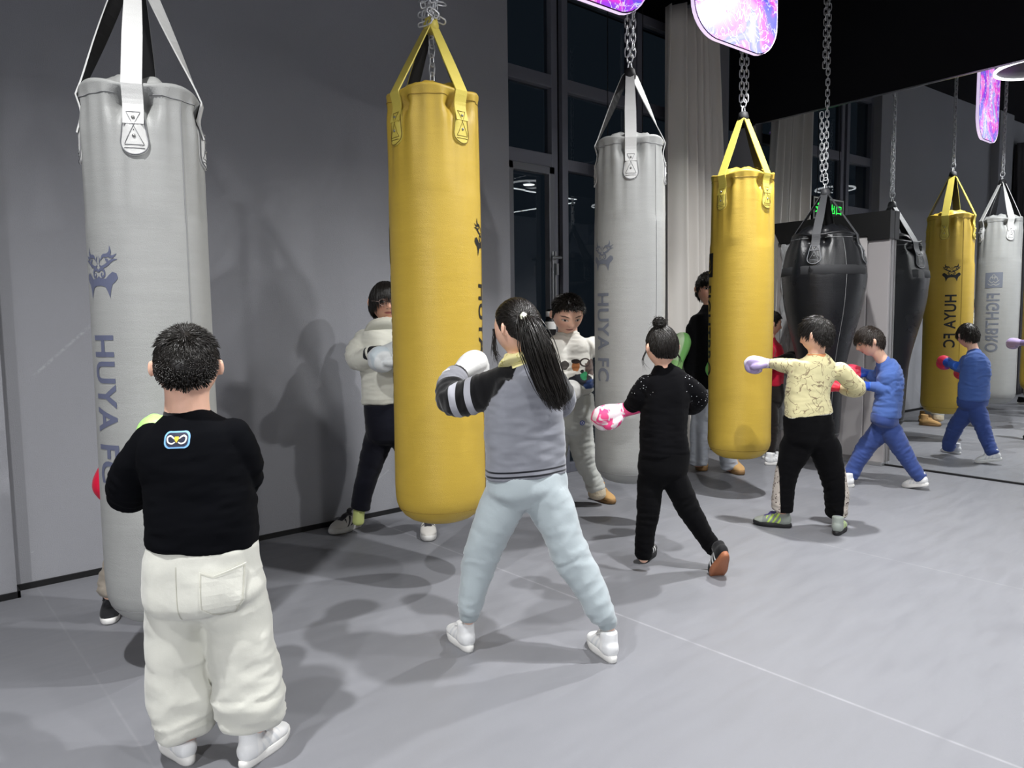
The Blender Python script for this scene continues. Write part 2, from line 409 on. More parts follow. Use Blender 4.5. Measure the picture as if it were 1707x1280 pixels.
# door sash in the first window with its espagnolette rods and handle
sash = MB(); sx0, sx1 = 3.765, 4.255
sash.box(sx0, WY-.03, .08, sx0+.05, WY+.03, 2.52).box(sx1-.06, WY-.03, .08, sx1, WY+.03, 2.52).box(sx0, WY-.03, 2.46, sx1, WY+.03, 2.52).box(sx0, WY-.03, .08, sx1, WY+.03, .16)
ds = struct(obj('door_1', sash, plain('sash_aluminium', '#74767d', .4, .4), None, bevel=.005))
rods = MB(); hx = sx1-.028
for dx in (-.016, .016): rods.tube([(hx+dx, WY-.045, 1.0), (hx+dx, WY-.045, 1.85)], .006, 8)
rods.box(hx-.02, WY-.05, 1.72, hx+.02, WY-.03, 1.80)
obj('handle', rods.tube([(hx-.055, WY-.075, 1.80), (hx+.05, WY-.075, 1.80)], .012, 10).tube([(hx, WY-.075, 1.80), (hx, WY-.03, 1.80)], .012, 10).box(hx-.013, WY-.085, 1.66, hx+.013, WY-.03, 1.75), plain('steel_handle', '#b4b6b8', .3, .9), ds)

# curtains
def curtain(name, x0t, x1t, x0b, x1b, y, ztop, pleats, label, color):
    nu, nv = pleats*18, 26; P = []
    for j in range(nv+1):
        v = j/nv; z = ztop*(1-v)+.03*v; row = []
        for i in range(nu+1):
            u = i/nu; x = (x0t*(1-v)+x0b*v)*(1-u)+(x1t*(1-v)+x1b*v)*u
            ph = 2*PI*pleats*(u+.012*math.sin(9*u+3*v)); a = .075+.02*math.sin(5*u+1)
            row.append((x+.012*math.sin(2*ph), y+a*math.sin(ph)+.01*math.sin(3.3*ph+2*v), z))
        P.append(row)
    t = NT(name+'_fabric'); vv = t.coords('Object'); t.bump(t.noise(vv, 500, 2), .2, .003)
    o = obj(name, MB().grid(P), t.set(lin(color), .9, 0, .1, .2), None, True)
    s = o.modifiers.new('thickness', 'SOLIDIFY'); s.thickness = .006
    return tag(o, label, 'curtain')
curtain('curtain', 5.50, 6.14, 5.52, 6.50, 4.17, 4.05, 5, 'long pale grey pleated curtain in the corner beside the mirror', '#d2cec8')
curtain('curtain', -1.55, -.15, -1.6, -.15, 4.16, 3.9, 12, 'dark grey pleated curtain seen only in the mirror beyond the wall pilaster', '#4c4b4e')

# ------------------------------------------------------------------ tall grey cabinet in front of the mirror
def U2(y, z, d): p = at_mir(y, d); return (p[0], p[1], z)
cab = empty('storage_cabinet', at_mir(3.2, .1), 'tall grey two-tone cabinet with a black fascia standing against the mirror', 'cabinet')
def cbox(name, y0, y1, d0, d1, z0, z1, mat, par=cab, bev=.004): return obj(name, mir_prism(y0, y1, d0, d1, z0, z1), mat, par, bevel=bev)
M_pan = plain('light_grey_panel', '#b9b5b4', .55); M_pan2 = plain('mid_grey_panel', '#9c9898', .55)
cbox('body', 2.70, 3.74, .004, .05, .03, 2.0, M_pan2)
cbox('door', 2.88, 3.66, .052, .066, .06, 1.975, M_pan)
cbox('side_panel', 2.69, 2.87, .052, .062, .03, 1.94, M_pan2)
fm = MB()
pr = [(3.80, 2.18), (2.68, 2.18), (2.68, 1.945), (2.87, 1.945), (2.87, 1.985), (3.70, 1.985)]
fv = [U2(y, z, d) for d in (.004, .085) for (y, z) in pr]; k = len(pr)
fm.add(fv, [tuple(range(k)), tuple(range(2*k-1, k-1, -1))]+[(i, i+k, (i+1) % k+k, (i+1) % k) for i in range(k)])
obj('fascia', fm, M_blacktrim, cab)
cbox('plinth', 2.70, 3.74, .004, .07, 0, .03, plain('brushed_metal', '#b0b0b2', .35, .8))
for z in (1.12, 1.0):
    hm = MB(); c = np.array(U2(2.74, z, .062)); n = -MIRN
    hm.tube([c, c+n*.03], .016, 12); hm.tube([c+n*.03, c+n*.035+np.array([0, 0, -.02]), c+n*.03+np.array([0, 0, -.05])], .009, 8)
    obj('hook', hm, M_blacktrim, cab)
# torn clear wrapping on the cabinet's edge
wrm = NT('clear_plastic_wrap'); wv = wrm.coords('Object', (1, 1, .25)); wrm.bump(wrm.noise(wv, 30, 4), 1, .02); wrm.b.inputs['Alpha'].default_value = .45
wm = wrm.set(lin('#d6d8da'), .12, 0, .8)
P = []
for j in range(50):
    z = 1.98-j*.036; P.append([U2(3.685-.012*i+.008*math.sin(j*.9+i*1.7), z, .075+.008*math.sin(j*1.3+i)) for i in range(9)])
wo = obj('edge_wrap', MB().grid(P), wm, cab, True)
sm_ = wo.modifiers.new('t', 'SOLIDIFY'); sm_.thickness = .001

# ------------------------------------------------------------------ exit sign hung in the window
ex = empty('exit_sign', (4.98, 4.25, 2.40), 'green and black exit sign hung in front of the dark window, seen in the mirror', 'sign')
obj('housing', MB().box(4.66, 4.23, 2.38, 5.30, 4.26, 2.64), M_blacktrim, ex, bevel=.006)
eb = MB(); 
for a in ((4.67, 2.39, 5.29, 2.405), (4.67, 2.615, 5.29, 2.63), (4.67, 2.405, 4.685, 2.615), (5.275, 2.405, 5.29, 2.615)): eb.box(a[0], 4.226, a[1], a[2], 4.23, a[3])
obj('border', eb, plain('pale_border', '#cfd2cf', .5), ex)
tb = fit(text_bm('口出全安', 1), 4.72, 2.46, 5.26, 2.57)
for v_ in tb.verts: v_.co = Vector((v_.co.x, 4.2265, v_.co.y))
bm_obj('lettering', tb, plain('lit_green', '#18c23a', .5, 0, .5, '#2bff50', 2.2), ex)
for hx_ in (4.75, 5.2): obj('hanger', MB().tube([(hx_, 4.245, 2.64), (hx_, 4.245, CEIL)], .004, 6), M_blacktrim, ex)

# ------------------------------------------------------------------ glowing printed light boxes under the ceiling
def lightbox_mat(seed):
    t = NT('printed_light_panel'); tc = t.n('ShaderNodeTexCoord'); mp = t.n('ShaderNodeMapping'); mp.inputs[1].default_value = (seed*5.3, seed*2.9, seed*1.1); t.link(tc.outputs['Object'], mp.inputs[0]); v = mp.outputs[0]
    n = t.noise(v, 2.3, 4, .55, dist=1.3)
    r = t.n('ShaderNodeValToRGB'); t.link(n, r.inputs[0]); cr = r.color_ramp
    cr.elements[0].position = .30; cr.elements[0].color = lin('#2f2fd0'); cr.elements[1].position = .82; cr.elements[1].color = lin('#ffffff')
    for p, c in ((.40, '#5a50e8'), (.46, '#a83cf0'), (.54, '#ff3fd8'), (.60, '#f59aff'), (.65, '#7f8cf5'), (.72, '#d8d0ff')):
        e = cr.elements.new(p); e.color = lin(c)
    n2 = t.noise(v, 7, 3, .55, dist=2.); ln = t.step(t.math('SUBTRACT', .016, t.math('ABSOLUTE', t.math('SUBTRACT', n2, .5))), .01)
    c = t.mix(t.math('MULTIPLY', ln, .8), r.outputs[0], (1, 1, 1, 1))
    t.b.inputs['Base Color'].default_value = (.02, .02, .03, 1); t.link(c, t.b.inputs['Emission Color']); t.b.inputs['Emission Strength'].default_value = 1.05
    t.b.inputs['Roughness'].default_value = .4; return t.m
M_boxedge = plain('lit_acrylic_edge', '#f4e8ff', .3, 0, .5, '#f0d8ff', .8)
def lightbox(c, wdt, hgt, seed, label):
    a = math.radians(-8.3); ux = np.array([math.cos(a), math.sin(a), 0]); nn = np.array([-math.sin(a), math.cos(a), 0]); r = .2
    root = empty('light_box', c, label, 'light box', 'printed light boxes under the ceiling')
    out = []
    for (sx, sz, a0) in ((1, -1, -90), (1, 1, 0), (-1, 1, 90), (-1, -1, 180)):
        for k in range(9):
            th = math.radians(a0+k*90/8); out.append((sx*(wdt/2-r)+r*math.cos(th), sz*(hgt/2-r)+r*math.sin(th)))
    def sag(x, z): return z-(.016*math.sin(x*7+1)+.02*x if z < 0 else 0)
    n = len(out); c = np.array(c)
    def pt(x, z, d): return c+ux*x+nn*d+ZU*sag(x, z)
    m = MB()
    V = [pt(x, z, -.014) for x, z in out]+[pt(x, z, .014) for x, z in out]
    m.add(V, [(i, (i+1) % n, (i+1) % n+n, i+n) for i in range(n)])
    obj('rim', m, M_boxedge, root, True)
    for d, nm, mt in ((-.0145, 'printed_face', lightbox_mat(seed)), (.0145, 'back_panel', M_blacktrim)):
        q = MB(); q.add([pt(x*.985, z*.985, d) for x, z in out], [tuple(range(n)) if d > 0 else tuple(range(n-1, -1, -1))])
        obj(nm, q, mt, root)
    rs = np.random.RandomState(seed); polys = []
    for i in range(13):                                                 # a line of brush script low on the panel, a column of it higher up
        x0 = -.20+.034*i; y0 = -.30-.05*((i-6)/6)**2*-1
        q = [(x0+rs.uniform(-.012, .012)+.010*k, y0+rs.uniform(-.035, .035)) for k in range(4)]; polys.append(stroke(q, [.006, .012, .010, .004], 14))
    for i in range(9):
        q = [(-.03+rs.uniform(-.05, .05), .10-.036*i+rs.uniform(-.02, .02)) for k in range(4)]; polys.append(stroke(q, [.005, .011, .009, .004], 14))
    for pl in (polys[:13], polys[13:]):
        bm = flat_bm(pl)
        for v_ in bm.verts: v_.co = Vector(pt(v_.co.x, v_.co.y, -.0165))
        bm_obj('lettering', bm, plain('lit_white_script', '#101010', .5, 0, .5, '#ffffff', 1.1), root)
    for s in (-.3, .3): obj('hanger', MB().tube([c+ux*s*wdt+ZU*hgt*.49, np.array([*(c+ux*s*wdt)[:2], CEIL])], .004, 6), M_blacktrim, root)
lightbox((3.03, 2.82, 3.50), .80, 1.04, 1, 'glowing purple print light box above the far grey bag, cut by the photo top')
lightbox((4.43, 2.84, 3.59), .80, 1.04, 2, 'glowing pink and violet print light box above the far yellow bag')

# ------------------------------------------------------------------ ceiling lamps and LED lines
M_led = plain('led_diffuser', '#ffffff', .4, 0, .5, '#ffffff', 9)
M_ledrim = plain('led_rim', '#ffffff', .4, 0, .5, '#ffffff', 2.5)
M_drum = plain('lamp_drum', '#2a2a2e', .5, .3)
lamp_names = ('above the left grey bag', 'over the middle of the room', 'near the mirror', 'behind the camera on the left side', 'behind the camera on the right side', 'towards the room entrance')
for (p, pw, rad), nm in zip(LAMPS, lamp_names):
    root = empty('ceiling_lamp', p, 'round black ceiling lamp with a white lit rim '+nm, 'lamp', 'round ceiling lamps')
    x, y, z = p; R = .34
    m = MB(); prof = [(0.0, .16), (R*.9, .16), (R, .13), (R, .03), (R-.02, .012), (0, .012)]
    P = [[(x+r*math.cos(a), y+r*math.sin(a), z+h) for a in np.arange(48)*2*PI/48] for r, h in prof]
    obj('drum', m.grid(P, True), M_drum, root, True)
    P = [[(x+r*math.cos(a), y+r*math.sin(a), z+h) for a in np.arange(64)*2*PI/64] for r, h in ((R+.001, .03), (R+.012, .02), (R+.012, .0), (R-.012, .0), (R-.012, .011))]
    obj('rim_light', MB().grid(P, True), M_ledrim, root, True)
    P = [[(x+r*math.cos(a), y+r*math.sin(a), z+h) for a in np.arange(32)*2*PI/32] for r, h in ((0.001, .008), (rad, .008), (rad, .011))]
    obj('diffuser', MB().grid(P, True), M_led, root)
    obj('hanger', MB().tube([(x, y, z+.15), (x, y, CEIL)], .008, 8), M_drum, root)
    L = bpy.data.lights.new('lamp_light', 'AREA'); L.shape = 'DISK'; L.size = rad*2; L.energy = pw; L.color = (1, 1, 1); L.spread = math.radians(SPREAD if y > 1 else 165)
    lo = bpy.data.objects.new('lamp_light', L); COL.objects.link(lo); lo.location = (x, y, z+.004)
def led_line(a, b, label):
    a, b = np.array(a, float), np.array(b, float); root = empty('led_strip_light', (a+b)/2, label, 'lamp', 'LED strip lights on the ceiling')
    d = (b-a)/np.linalg.norm(b-a); s = np.cross(d, ZU)
    def bar(w_, z0, z1):
        m = MB(); V = [q+s*k*w_+ZU*z for z in (z0, z1) for q, k in ((a, -1), (a, 1), (b, 1), (b, -1))]
        return m.add(V, [(0, 3, 2, 1), (4, 5, 6, 7), (0, 1, 5, 4), (1, 2, 6, 5), (2, 3, 7, 6), (3, 0, 4, 7)])
    obj('housing', bar(.03, .012, .05), M_drum, root); obj('diffuser', bar(.022, 0, .011), M_led, root)
    obj('hanger', MB().tube([(a+b)/2+ZU*.05, np.array([*((a+b)/2)[:2], CEIL])], .004, 6), M_drum, root)
for i in range(3): led_line((2.95+i*.72, -.60+.04*i, 3.5), (2.95+i*.72+.66, -.60+.04*i, 3.5), 'slim white LED strip light over the near side of the room, parallel to the wall')
for i in range(4): led_line((2.70, -.85-i*.72, 3.5), (2.70, -.85-i*.72-.66, 3.5), 'slim white LED strip light over the near side of the room, square to the wall')

# water bottle on its little shelf by the window
bt = empty('water_bottle', (4.10, 4.27, 1.12), 'black water bottle with two white bands on the shelf by the window door', 'bottle')
def lathe(prof, c, n=28):
    return MB().grid([[(c[0]+max(r, .0005)*math.cos(a), c[1]+max(r, .0005)*math.sin(a), c[2]+z) for a in np.arange(n)*2*PI/n] for r, z in prof], True)
BC = (4.10, 4.27, 1.12); M_bot = plain('bottle_black', '#101114', .3)
obj('flask', lathe([(0, 0), (.038, 0), (.043, .006), (.043, .17), (.038, .19), (.034, .195)], BC), M_bot, bt, True)
obj('band', lathe([(.0435, .105), (.0438, .107), (.0438, .163), (.0435, .165)], BC), plain('bottle_white', '#e4e4e2', .5), bt, True)
obj('band', lathe([(.034, .205), (.0385, .205), (.0385, .245), (.034, .247)], BC), plain('bottle_white', '#e4e4e2', .5), bt, True)
obj('cap', lathe([(.034, .19), (.036, .205), (.034, .247), (.03, .262), (0, .266)], BC), M_bot, bt, True)
sh = tag(obj('wall_shelf', MB().box(4.03, 4.20, 1.10, 4.17, 4.40, 1.12), M_blacktrim, bevel=.003), 'small black shelf under the water bottle at the window door', 'shelf')

# ------------------------------------------------------------------ punching bags
def leather(name, col, rough=.42, bump=.25, spec=.45):
    t = NT(name); v = t.coords('Object'); b = lin(col)
    n = t.noise(v, 2.4, 4, .6); n2 = t.noise(t.coords('Object', (1, 1, 6)), 5, 3, .6)
    k = t.math('MULTIPLY', t.math('ADD', n, n2), .5)
    c = t.mix(k, tuple(x*.86 for x in b[:3])+(1,), tuple(min(1, x*1.12) for x in b[:3])+(1,))
    h = t.math('ADD', t.noise(v, 320, 2), t.math('MULTIPLY', n2, 1.5))
    t.bump(h, bump, .004)
    return t.set(c, t.rng(n, .3, .7, rough-.06, rough+.1), 0, spec)
M_yel = leather('yellow_leather', '#bd9f3c'); M_gry = leather('grey_leather', '#9b9c9a', .45); M_blk = leather('black_leather', '#121316', .30, .35, .55)
M_yst = leather('yellow_strap', '#d3c158', .5); M_gst = leather('grey_strap', '#cfcfcd', .5); M_bst = leather('black_strap', '#3c3d40', .5)
M_lining = plain('black_lining', '#0c0c0f', .7)
M_steel = plain('chain_steel', '#d4d5d7', .35, .65)
M_rivet = plain('rivet', '#9a9a98', .35, .8)
def ink(name, c): return plain(name, c, .55)
I_blk = ink('black_print', '#0e0d0c'); I_blu = ink('slate_blue_print', '#5d6279'); I_gry = ink('grey_print', '#6f7480')

def mirror2(polys): return polys+[[(-x, y) for x, y in pl][::-1] for pl in polys]
def tiger():
    h = []
    h.append(stroke([(.06, .30), (.22, .22), (.48, .30), (.74, .46), (1.0, .50)], [.04, .10, .13, .10, .01]))       # lower lid
    h.append(stroke([(.16, .48), (.30, .64), (.52, .66), (.66, .78), (.66, 1.02)], [.03, .12, .15, .13, .01]))      # brow with flame tip
    h.append(stroke([(.60, .62), (.78, .60), (.97, .72)], [.12, .10, .01]))
    h.append(stroke([(.40, .54), (.50, .47), (.56, .40)], [.02, .13, .04]))                                       # pupil
    h.append(stroke([(.04, .66), (.10, .50), (.05, .34)], [.01, .06, .03]))
    h.append(stroke([(0.0, .06), (.16, .14), (.32, .08), (.34, -.10), (.22, -.16), (.16, -.06), (.22, .0)], [.10, .11, .10, .09, .08, .06, .03]))  # nostril curl
    h.append([(0, -.12), (.12, -.20), (.40, -.24), (.56, -.10), (.74, .02), (.92, -.04), (.98, -.22), (.86, -.36), (.72, -.46), (.64, -.66), (.58, -.98), (.46, -.72), (.36, -.56), (.16, -.50), (0, -.50)])
    return flat_bm(mirror2(h))
def lotus():
    h = []
    h.append(stroke([(0, .78), (.16, .58), (.12, .40), (0, .30)], [.03, .10, .10, .05]))
    h.append(stroke([(.05, .12), (.26, .42), (.42, .30), (.50, -.02)], [.05, .12, .12, .04]))
    h.append(stroke([(.0, -.10), (.2, -.30), (.5, -.12), (.72, .06)], [.05, .10, .10, .02]))
    h.append(stroke([(.0, -.48), (.3, -.62), (.62, -.50), (.8, -.36)], [.10, .12, .10, .02]))
    return flat_bm(mirror2(h))

def bag(loc, rot, ztop, zbot, R, M_body, M_strap, label, apex_h, texts, strap0, prof=None, extra=None, seed=0, topdip=0., ncol=2, twist=False, capm=None):
    X, Y = loc
    root = empty('punching_bag', (X, Y, zbot), label, 'punching bag', 'hanging punching bags')
    rs = np.random.RandomState(seed); L = ztop-zbot; nphi = 144
    if prof is None:
        rc = .13
        prof = [(R*.02, 0), (R*.35, .004)]+[(R-rc+rc*math.sin(a), rc-rc*math.cos(a)) for a in np.radians(np.arange(15, 91, 15))]
        prof += [(R*(1+.012*math.sin(q*7+seed)), rc+(L-rc-.02)*q) for q in np.linspace(.03, 1, 60)]
        prof = [(min(r, R*1.02)*(1-.035*max(0, (z/L-.55)/.45)), z) for r, z in prof]
    pz = np.array([p[1] for p in prof]); pr = np.array([p[0] for p in prof])
    az = [strap0+k*PI/2 for k in range(4)]
    phi = np.arange(nphi)*2*PI/nphi
    def gather(ph, z):
        """folds drawn in by the four straps near the rim"""
        d = np.zeros_like(ph); top = L-z
        for a in az:
            q = (ph-a+PI) % (2*PI)-PI
            pinch = np.exp(-((np.abs(q)-.27)/.13)**2)*np.exp(-((top-.052)/.026)**2)*.055+np.exp(-(q/.36)**2)*np.exp(-((top-.050)/.040)**2)*.030
            fold = np.exp(-(q/.55)**2)*np.cos(q*14)*np.exp(-top/.16)*(1-np.exp(-top/.02))*.030*(np.abs(q) > .10)
            d = d-pinch*0.7+fold
        d = d+.004*np.sin(3*ph+seed)*np.exp(-((top-.5)/.5)**2)
        return d
    rows = []
    for r, z in zip(pr, pz):
        rr = r+gather(phi, np.full(nphi, z))*(z > L-.45)
        wz = z+(.010*np.cos(4*(phi-strap0)+PI)*np.exp(-((L-z)/.05)))
        rows.append(np.c_[X+rr*np.cos(phi), Y+rr*np.sin(phi), zbot+wz])
    rim = pr[-1]
    for (f, dz) in ((1.02, .004), (1.022, .012), (1.0, .019), (.965, .014), (.94, -.002), (.9, -.012)):                          # rolled edge, then the closing cloth
        wz = .010*np.cos(4*(phi-strap0)+PI); rr = (rim+gather(phi, np.full(nphi, L)))*f
        rows.append(np.c_[X+rr*np.cos(phi), Y+rr*np.sin(phi), ztop+dz+wz])
    for f, dz in ((.82, .020+topdip*.6), (.66, .048+topdip), (.45, .062+topdip*1.4), (.22, .058+topdip*1.4), (.02, .05+topdip)):
        rr = rim*f+.012*f*np.cos(phi*9+seed); rows.append(np.c_[X+rr*np.cos(phi), Y+rr*np.sin(phi), ztop+dz+.008*np.sin(7*phi+f*9)])
    mb = MB().grid(rows, True); obj('body', mb, M_body, root, True)
    body_bvh = BVHTree.FromPolygons([Vector(v) for v in mb.v], [f for f in mb.f])
    def surf(a, z, off=0.):
        r = np.interp(z-zbot, pz, pr); r = r+gather(np.array([a]), np.array([z-zbot]))[0]*(z-zbot > L-.45)
        return np.array([X+(r+off)*math.cos(a), Y+(r+off)*math.sin(a), z])
    # seam down the side and round the foot
    sm2 = MB().tube([surf(strap0+PI/4, zbot+z, .0008) for z in np.linspace(.06, L-.03, 40)], .0016, 6)
    zs = zbot+.075*1.0; sm2.tube([surf(a, zs, .0006) for a in np.linspace(0, 2*PI, 97)], .0014, 5, caps=False)
    sm2.tube([surf(a, ztop-.022, .001) for a in np.linspace(0, 2*PI, 145)], .0018, 5, caps=False)
    obj('seam', sm2, plain('dark_thread', '#8a7028', .8) if M_body is M_yel else plain('grey_thread', '#858687', .8), root, True)
    apex = np.array([X, Y, ztop+apex_h])
    for a in az:
        e = np.array([math.cos(a), math.sin(a), 0]); tg_ = np.array([-math.sin(a), math.cos(a), 0])
        path = [surf(a, ztop-.13, .006), surf(a, ztop-.06, .010), surf(a, ztop+.004, .007), apex+e*.03-ZU*.02, apex+e*.0+ZU*.012]
        path[2:2] = []
        P = crom(path[:3], 9).tolist()+[list(np.array(path[2])*(1-q)+np.array(path[3])*q) for q in np.linspace(.1, 1, 12)]+[list(path[4])]
        P = np.array(P); T = np.gradient(P, axis=0); T /= np.linalg.norm(T, axis=1)[:, None]
        m = MB(); n = len(P); V = []; tg0 = tg_; ki = round((a-strap0)/(PI/2)); tw_ = 0.
        if twist and ki in (1, 3):
            toc = CAM-apex; toc[2] = 0; toc /= np.linalg.norm(toc); Tm = T[-5]; N0 = np.cross(tg0, Tm); N0 = N0 if N0@e > 0 else -N0
            sc_ = [(N0*math.cos(q)+np.cross(Tm, N0)*math.sin(q))@toc*(1 if ki == 1 else -1) for q in (-.9, .9)]; tw_ = -.9 if sc_[0] > sc_[1] else .9
        for i in range(n):
            q = tw_*min(1, max(0, (i-n*.42)/(n*.5))); N0 = np.cross(tg0, T[i]); N0 /= np.linalg.norm(N0); N0 = N0 if (N0@e > 0 or i > n-3) else -N0
            tg_ = tg0*math.cos(q)+np.cross(T[i], tg0)*math.sin(q); N = N0*math.cos(q)+np.cross(T[i], N0)*math.sin(q)
            wd = .033*(1-.30*max(0, (i-n*.6)/(n*.4))); t2 = .0028
            V += [P[i]-tg_*wd-N*t2, P[i]+tg_*wd-N*t2, P[i]+tg_*wd+N*t2, P[i]-tg_*wd+N*t2]
        for i in range(n-1):
            o = 4*i; m.mi += []
            for (j, k, mi) in ((0, 1, 1), (1, 2, 0), (2, 3, 0), (3, 0, 0)): m.f.append((o+j, o+k, o+4+k, o+4+j)); m.mi.append(mi)
        m.v = [tuple(q) for q in V]; m.f += [(3, 2, 1, 0), (4*n-4, 4*n-3, 4*n-2, 4*n-1)]; m.mi += [0, 0]
        st = obj('strap', m, [M_strap, M_lining], root)
        # tear-shaped anchor patch with stitching and two rivets
        zc = ztop-.150
        prf = [(.046*math.sin(t), -.040-.046*math.cos(t)) for t in np.radians(np.linspace(-100, 100, 21))][::-1]
        prf = [(-u, v) for u, v in prf]+[(.041-.012*q, -.032+.110*q) for q in np.linspace(.2, 1, 6)][0:0]
        prf = prf+[(.0448-(.0448-.030)*q, -.032+.112*q) for q in np.linspace(.12, 1, 8)]+[(-.030-(.0448-.030)*q, .080-.112*q) for q in np.linspace(0, .88, 8)]
        def pp(u, v2, off): return surf(a+u/R, zc+v2, off)
        m = MB(); rings = [[pp(u*f, v2*f, .0065 if f < .99 else .0075) for u, v2 in prf] for f in (.03, .3, .6, .86, .93, 1.0)]+[[pp(u*1.02, v2*1.02, .001) for u, v2 in prf]]
        pa = obj('anchor_patch', m.grid(rings, True), M_strap if M_body is not M_blk else M_body, root, True)
        m = MB(); m.tube([pp(u*.97, v2*.97, .008) for u, v2 in prf+prf[:1]], .0022, 6, caps=False)
        for q in (((-.022, .060), (.030, -.048)), ((.022, .060), (-.030, -.048)), ((-.030, -.050), (.030, -.050)), ((-.032, -.061), (.032, -.061)), ((-.024, .062), (.024, .062))):
            m.tube([pp(q[0][0]*(1-s)+q[1][0]*s, q[0][1]*(1-s)+q[1][1]*s, .0075) for s in np.linspace(0, 1, 8)], .0011, 5)
        obj('stitching', m, plain('patch_thread_'+M_body.name, '#7a6424' if M_body is M_yel else '#6c6d70', .8) if M_body is not M_blk else plain('pale_thread', '#8a8c90', .7), pa, True)
        for v2 in (.042, -.020): obj('rivet', MB().sphere(pp(0, v2, .007), .0062, 12, 8), M_rivet, pa, True)
    # lettering
    for (kind, a, z0, z1, wd, mt) in texts:
        if kind == 'tiger': bm = fit(tiger(), -wd/2, z0, wd/2, z1); nm = 'emblem'; rotd = False
        elif kind == 'logo':
            sq = flat_bm([[(-1, -1), (1, -1), (1, 1), (-1, 1)]]); bm = fit(sq, -wd/2, z0, wd/2, z1); nm = 'emblem'
        else:
            bm = text_bm(kind, 1, .022, 1.08); nm = 'lettering'
            bm = fit(bm, 0, 0, z1-z0, wd)
            for v in bm.verts: v.co.x, v.co.y = v.co.y-wd/2, z1-v.co.x       # turned to read downwards
        def wrap(bm, off):
            slices(bm, 'x', .012); slices(bm, 'y', .08)
            for v in bm.verts: v.co = Vector(surf(a+v.co.x/R, v.co.y, off))
        wrap(bm, .0016); bm_obj(nm, bm, mt, root)
        if kind == 'logo':
            lo = fit(lotus(), -wd*.36, z0+(z1-z0)*.14, wd*.36, z1-(z1-z0)*.1); wrap(lo, .0026); bm_obj('emblem_lotus', lo, M_body, root)
    # chain and hook
    hk = MB(); hk.tube([apex+np.array([.03*math.cos(t)*.6, 0, .03+.045*math.sin(t)]) for t in np.linspace(0, 2*PI, 17)], .005, 8, caps=False)
    hk.tube([apex+np.array([0, .022*math.cos(t), .095+.03*math.sin(t)]) for t in np.linspace(0, 2*PI, 15)], .0045, 8, caps=False)
    obj('snap_hook', hk, M_steel, root, True)
    cap = lathe([(.0, -.03), (.034, -.03), (.038, .0), (.03, .03), (.012, .042)], apex, 16); obj('strap_cap', cap, capm or M_strap, root, True)
    ch = MB()
    def linkm(c, up, tw, s=1.35):
        up = up/np.linalg.norm(up); a_ = np.cross(up, [math.cos(tw), math.sin(tw), .01]); a_ /= np.linalg.norm(a_)
        pts = []
        for k in range(13):
            t = 2*PI*k/12; pts.append(c+a_*.011*s*math.cos(t)+up*(.012*np.sign(math.sin(t))*min(1, abs(math.sin(t))*3)+.010*math.sin(t))*s)
        ch.tube(pts, .0030*s, 5, caps=False)
    def chain(p, q, s=1.35):
        p, q = np.array(p, float), np.array(q, float); Ln = np.linalg.norm(q-p); k = int(Ln/(.031*s)); d = (q-p)/Ln
        for i in range(k): linkm(p+d*(i+.5)*.031*s, d, .4+(i % 2)*PI/2+rs.uniform(-.2, .2), s)
    a0 = apex+ZU*.11; top = np.array([X, Y, CEIL-.03])
    for (dx, dy, e) in (((0, 0, 1.),) if ncol == 1 else ((-.014, .008, 1.), (.018, -.010, .9))): chain(a0+np.array([dx, dy, 0]), a0*(1-e)+top*e+np.array([dx, dy, 0]))
    if extra: extra(chain, linkm, apex, rs, ztop)
    obj('chain', ch, M_steel, root, True)
    obj('ceiling_hook', MB().box(X-.06, Y-.06, CEIL-.02, X+.06, Y+.06, CEIL).tube([(X, Y, CEIL-.04), (X, Y, CEIL-.02)], .02, 10), plain('dark_steel', '#33353a', .4, .8), root)
    return root
rad = math.radians
HF = lambda a, z1: [('tiger', rad(a), z1+.13, z1+.31, .17, None), ('HUYA FC', rad(a), z1-.53, z1, .105, None)]
FB = lambda a, z1: [('logo', rad(a), z1+.03, z1+.20, .17, None), ('FIGHTBRO', rad(a), z1-.68, z1-.03, .13, None)]
def T(lst, m): return [t[:5]+(m,) for t in lst]
def knot(chain, linkm, apex, rs, ztop):
    chain(apex-ZU*.01, np.array([apex[0], apex[1], ztop+.03]))
    for i in range(46):
        p = apex+np.array([rs.normal()*.026, rs.normal()*.026, .03+rs.uniform(-.03, .22)]); linkm(p, rs.normal(size=3), rs.uniform(0, 3))
def tail(chain, linkm, apex, rs, ztop):
    a = apex+np.array([-.02, .02, .10]); chain(a, a+np.array([-.012, .01, .55])); chain(a+ZU*.9, a+ZU*1.45)
bag((.81, 3.0), 0, 2.115, .185, .208, M_gry, M_gst, 'grey punching bag closest to the camera, behind the boy in white trousers', .46, T(HF(202, 1.265), I_blu)+T(FB(26, 1.40), I_gry), rad(247), seed=1, twist=True, capm=M_lining)
bag((2.11, 3.0), 0, 2.345, .315, .222, M_yel, M_yst, 'yellow punching bag in front of the woman in the cream hoodie', .35, T(HF(312, 1.475), I_blk)+T(FB(132, 1.55), I_blk), rad(272), extra=knot, seed=2)
bag((3.555, 3.0), 0, 2.34, .285, .215, M_gry, M_gst, 'grey punching bag beside the dark windows, behind the girl in black', .42, T(HF(172, 1.455), I_gry)+T(FB(-9, 1.56), I_gry), rad(222), seed=3, twist=True, capm=M_lining)
bag((4.79, 3.0), 0, 2.285, .275, .224, M_yel, M_yst, 'yellow punching bag punched by the boy in the pale yellow top', .43, T(HF(-28, 1.50), I_blk)+T(FB(131, 1.56), I_blk), rad(262), seed=4, capm=M_lining)
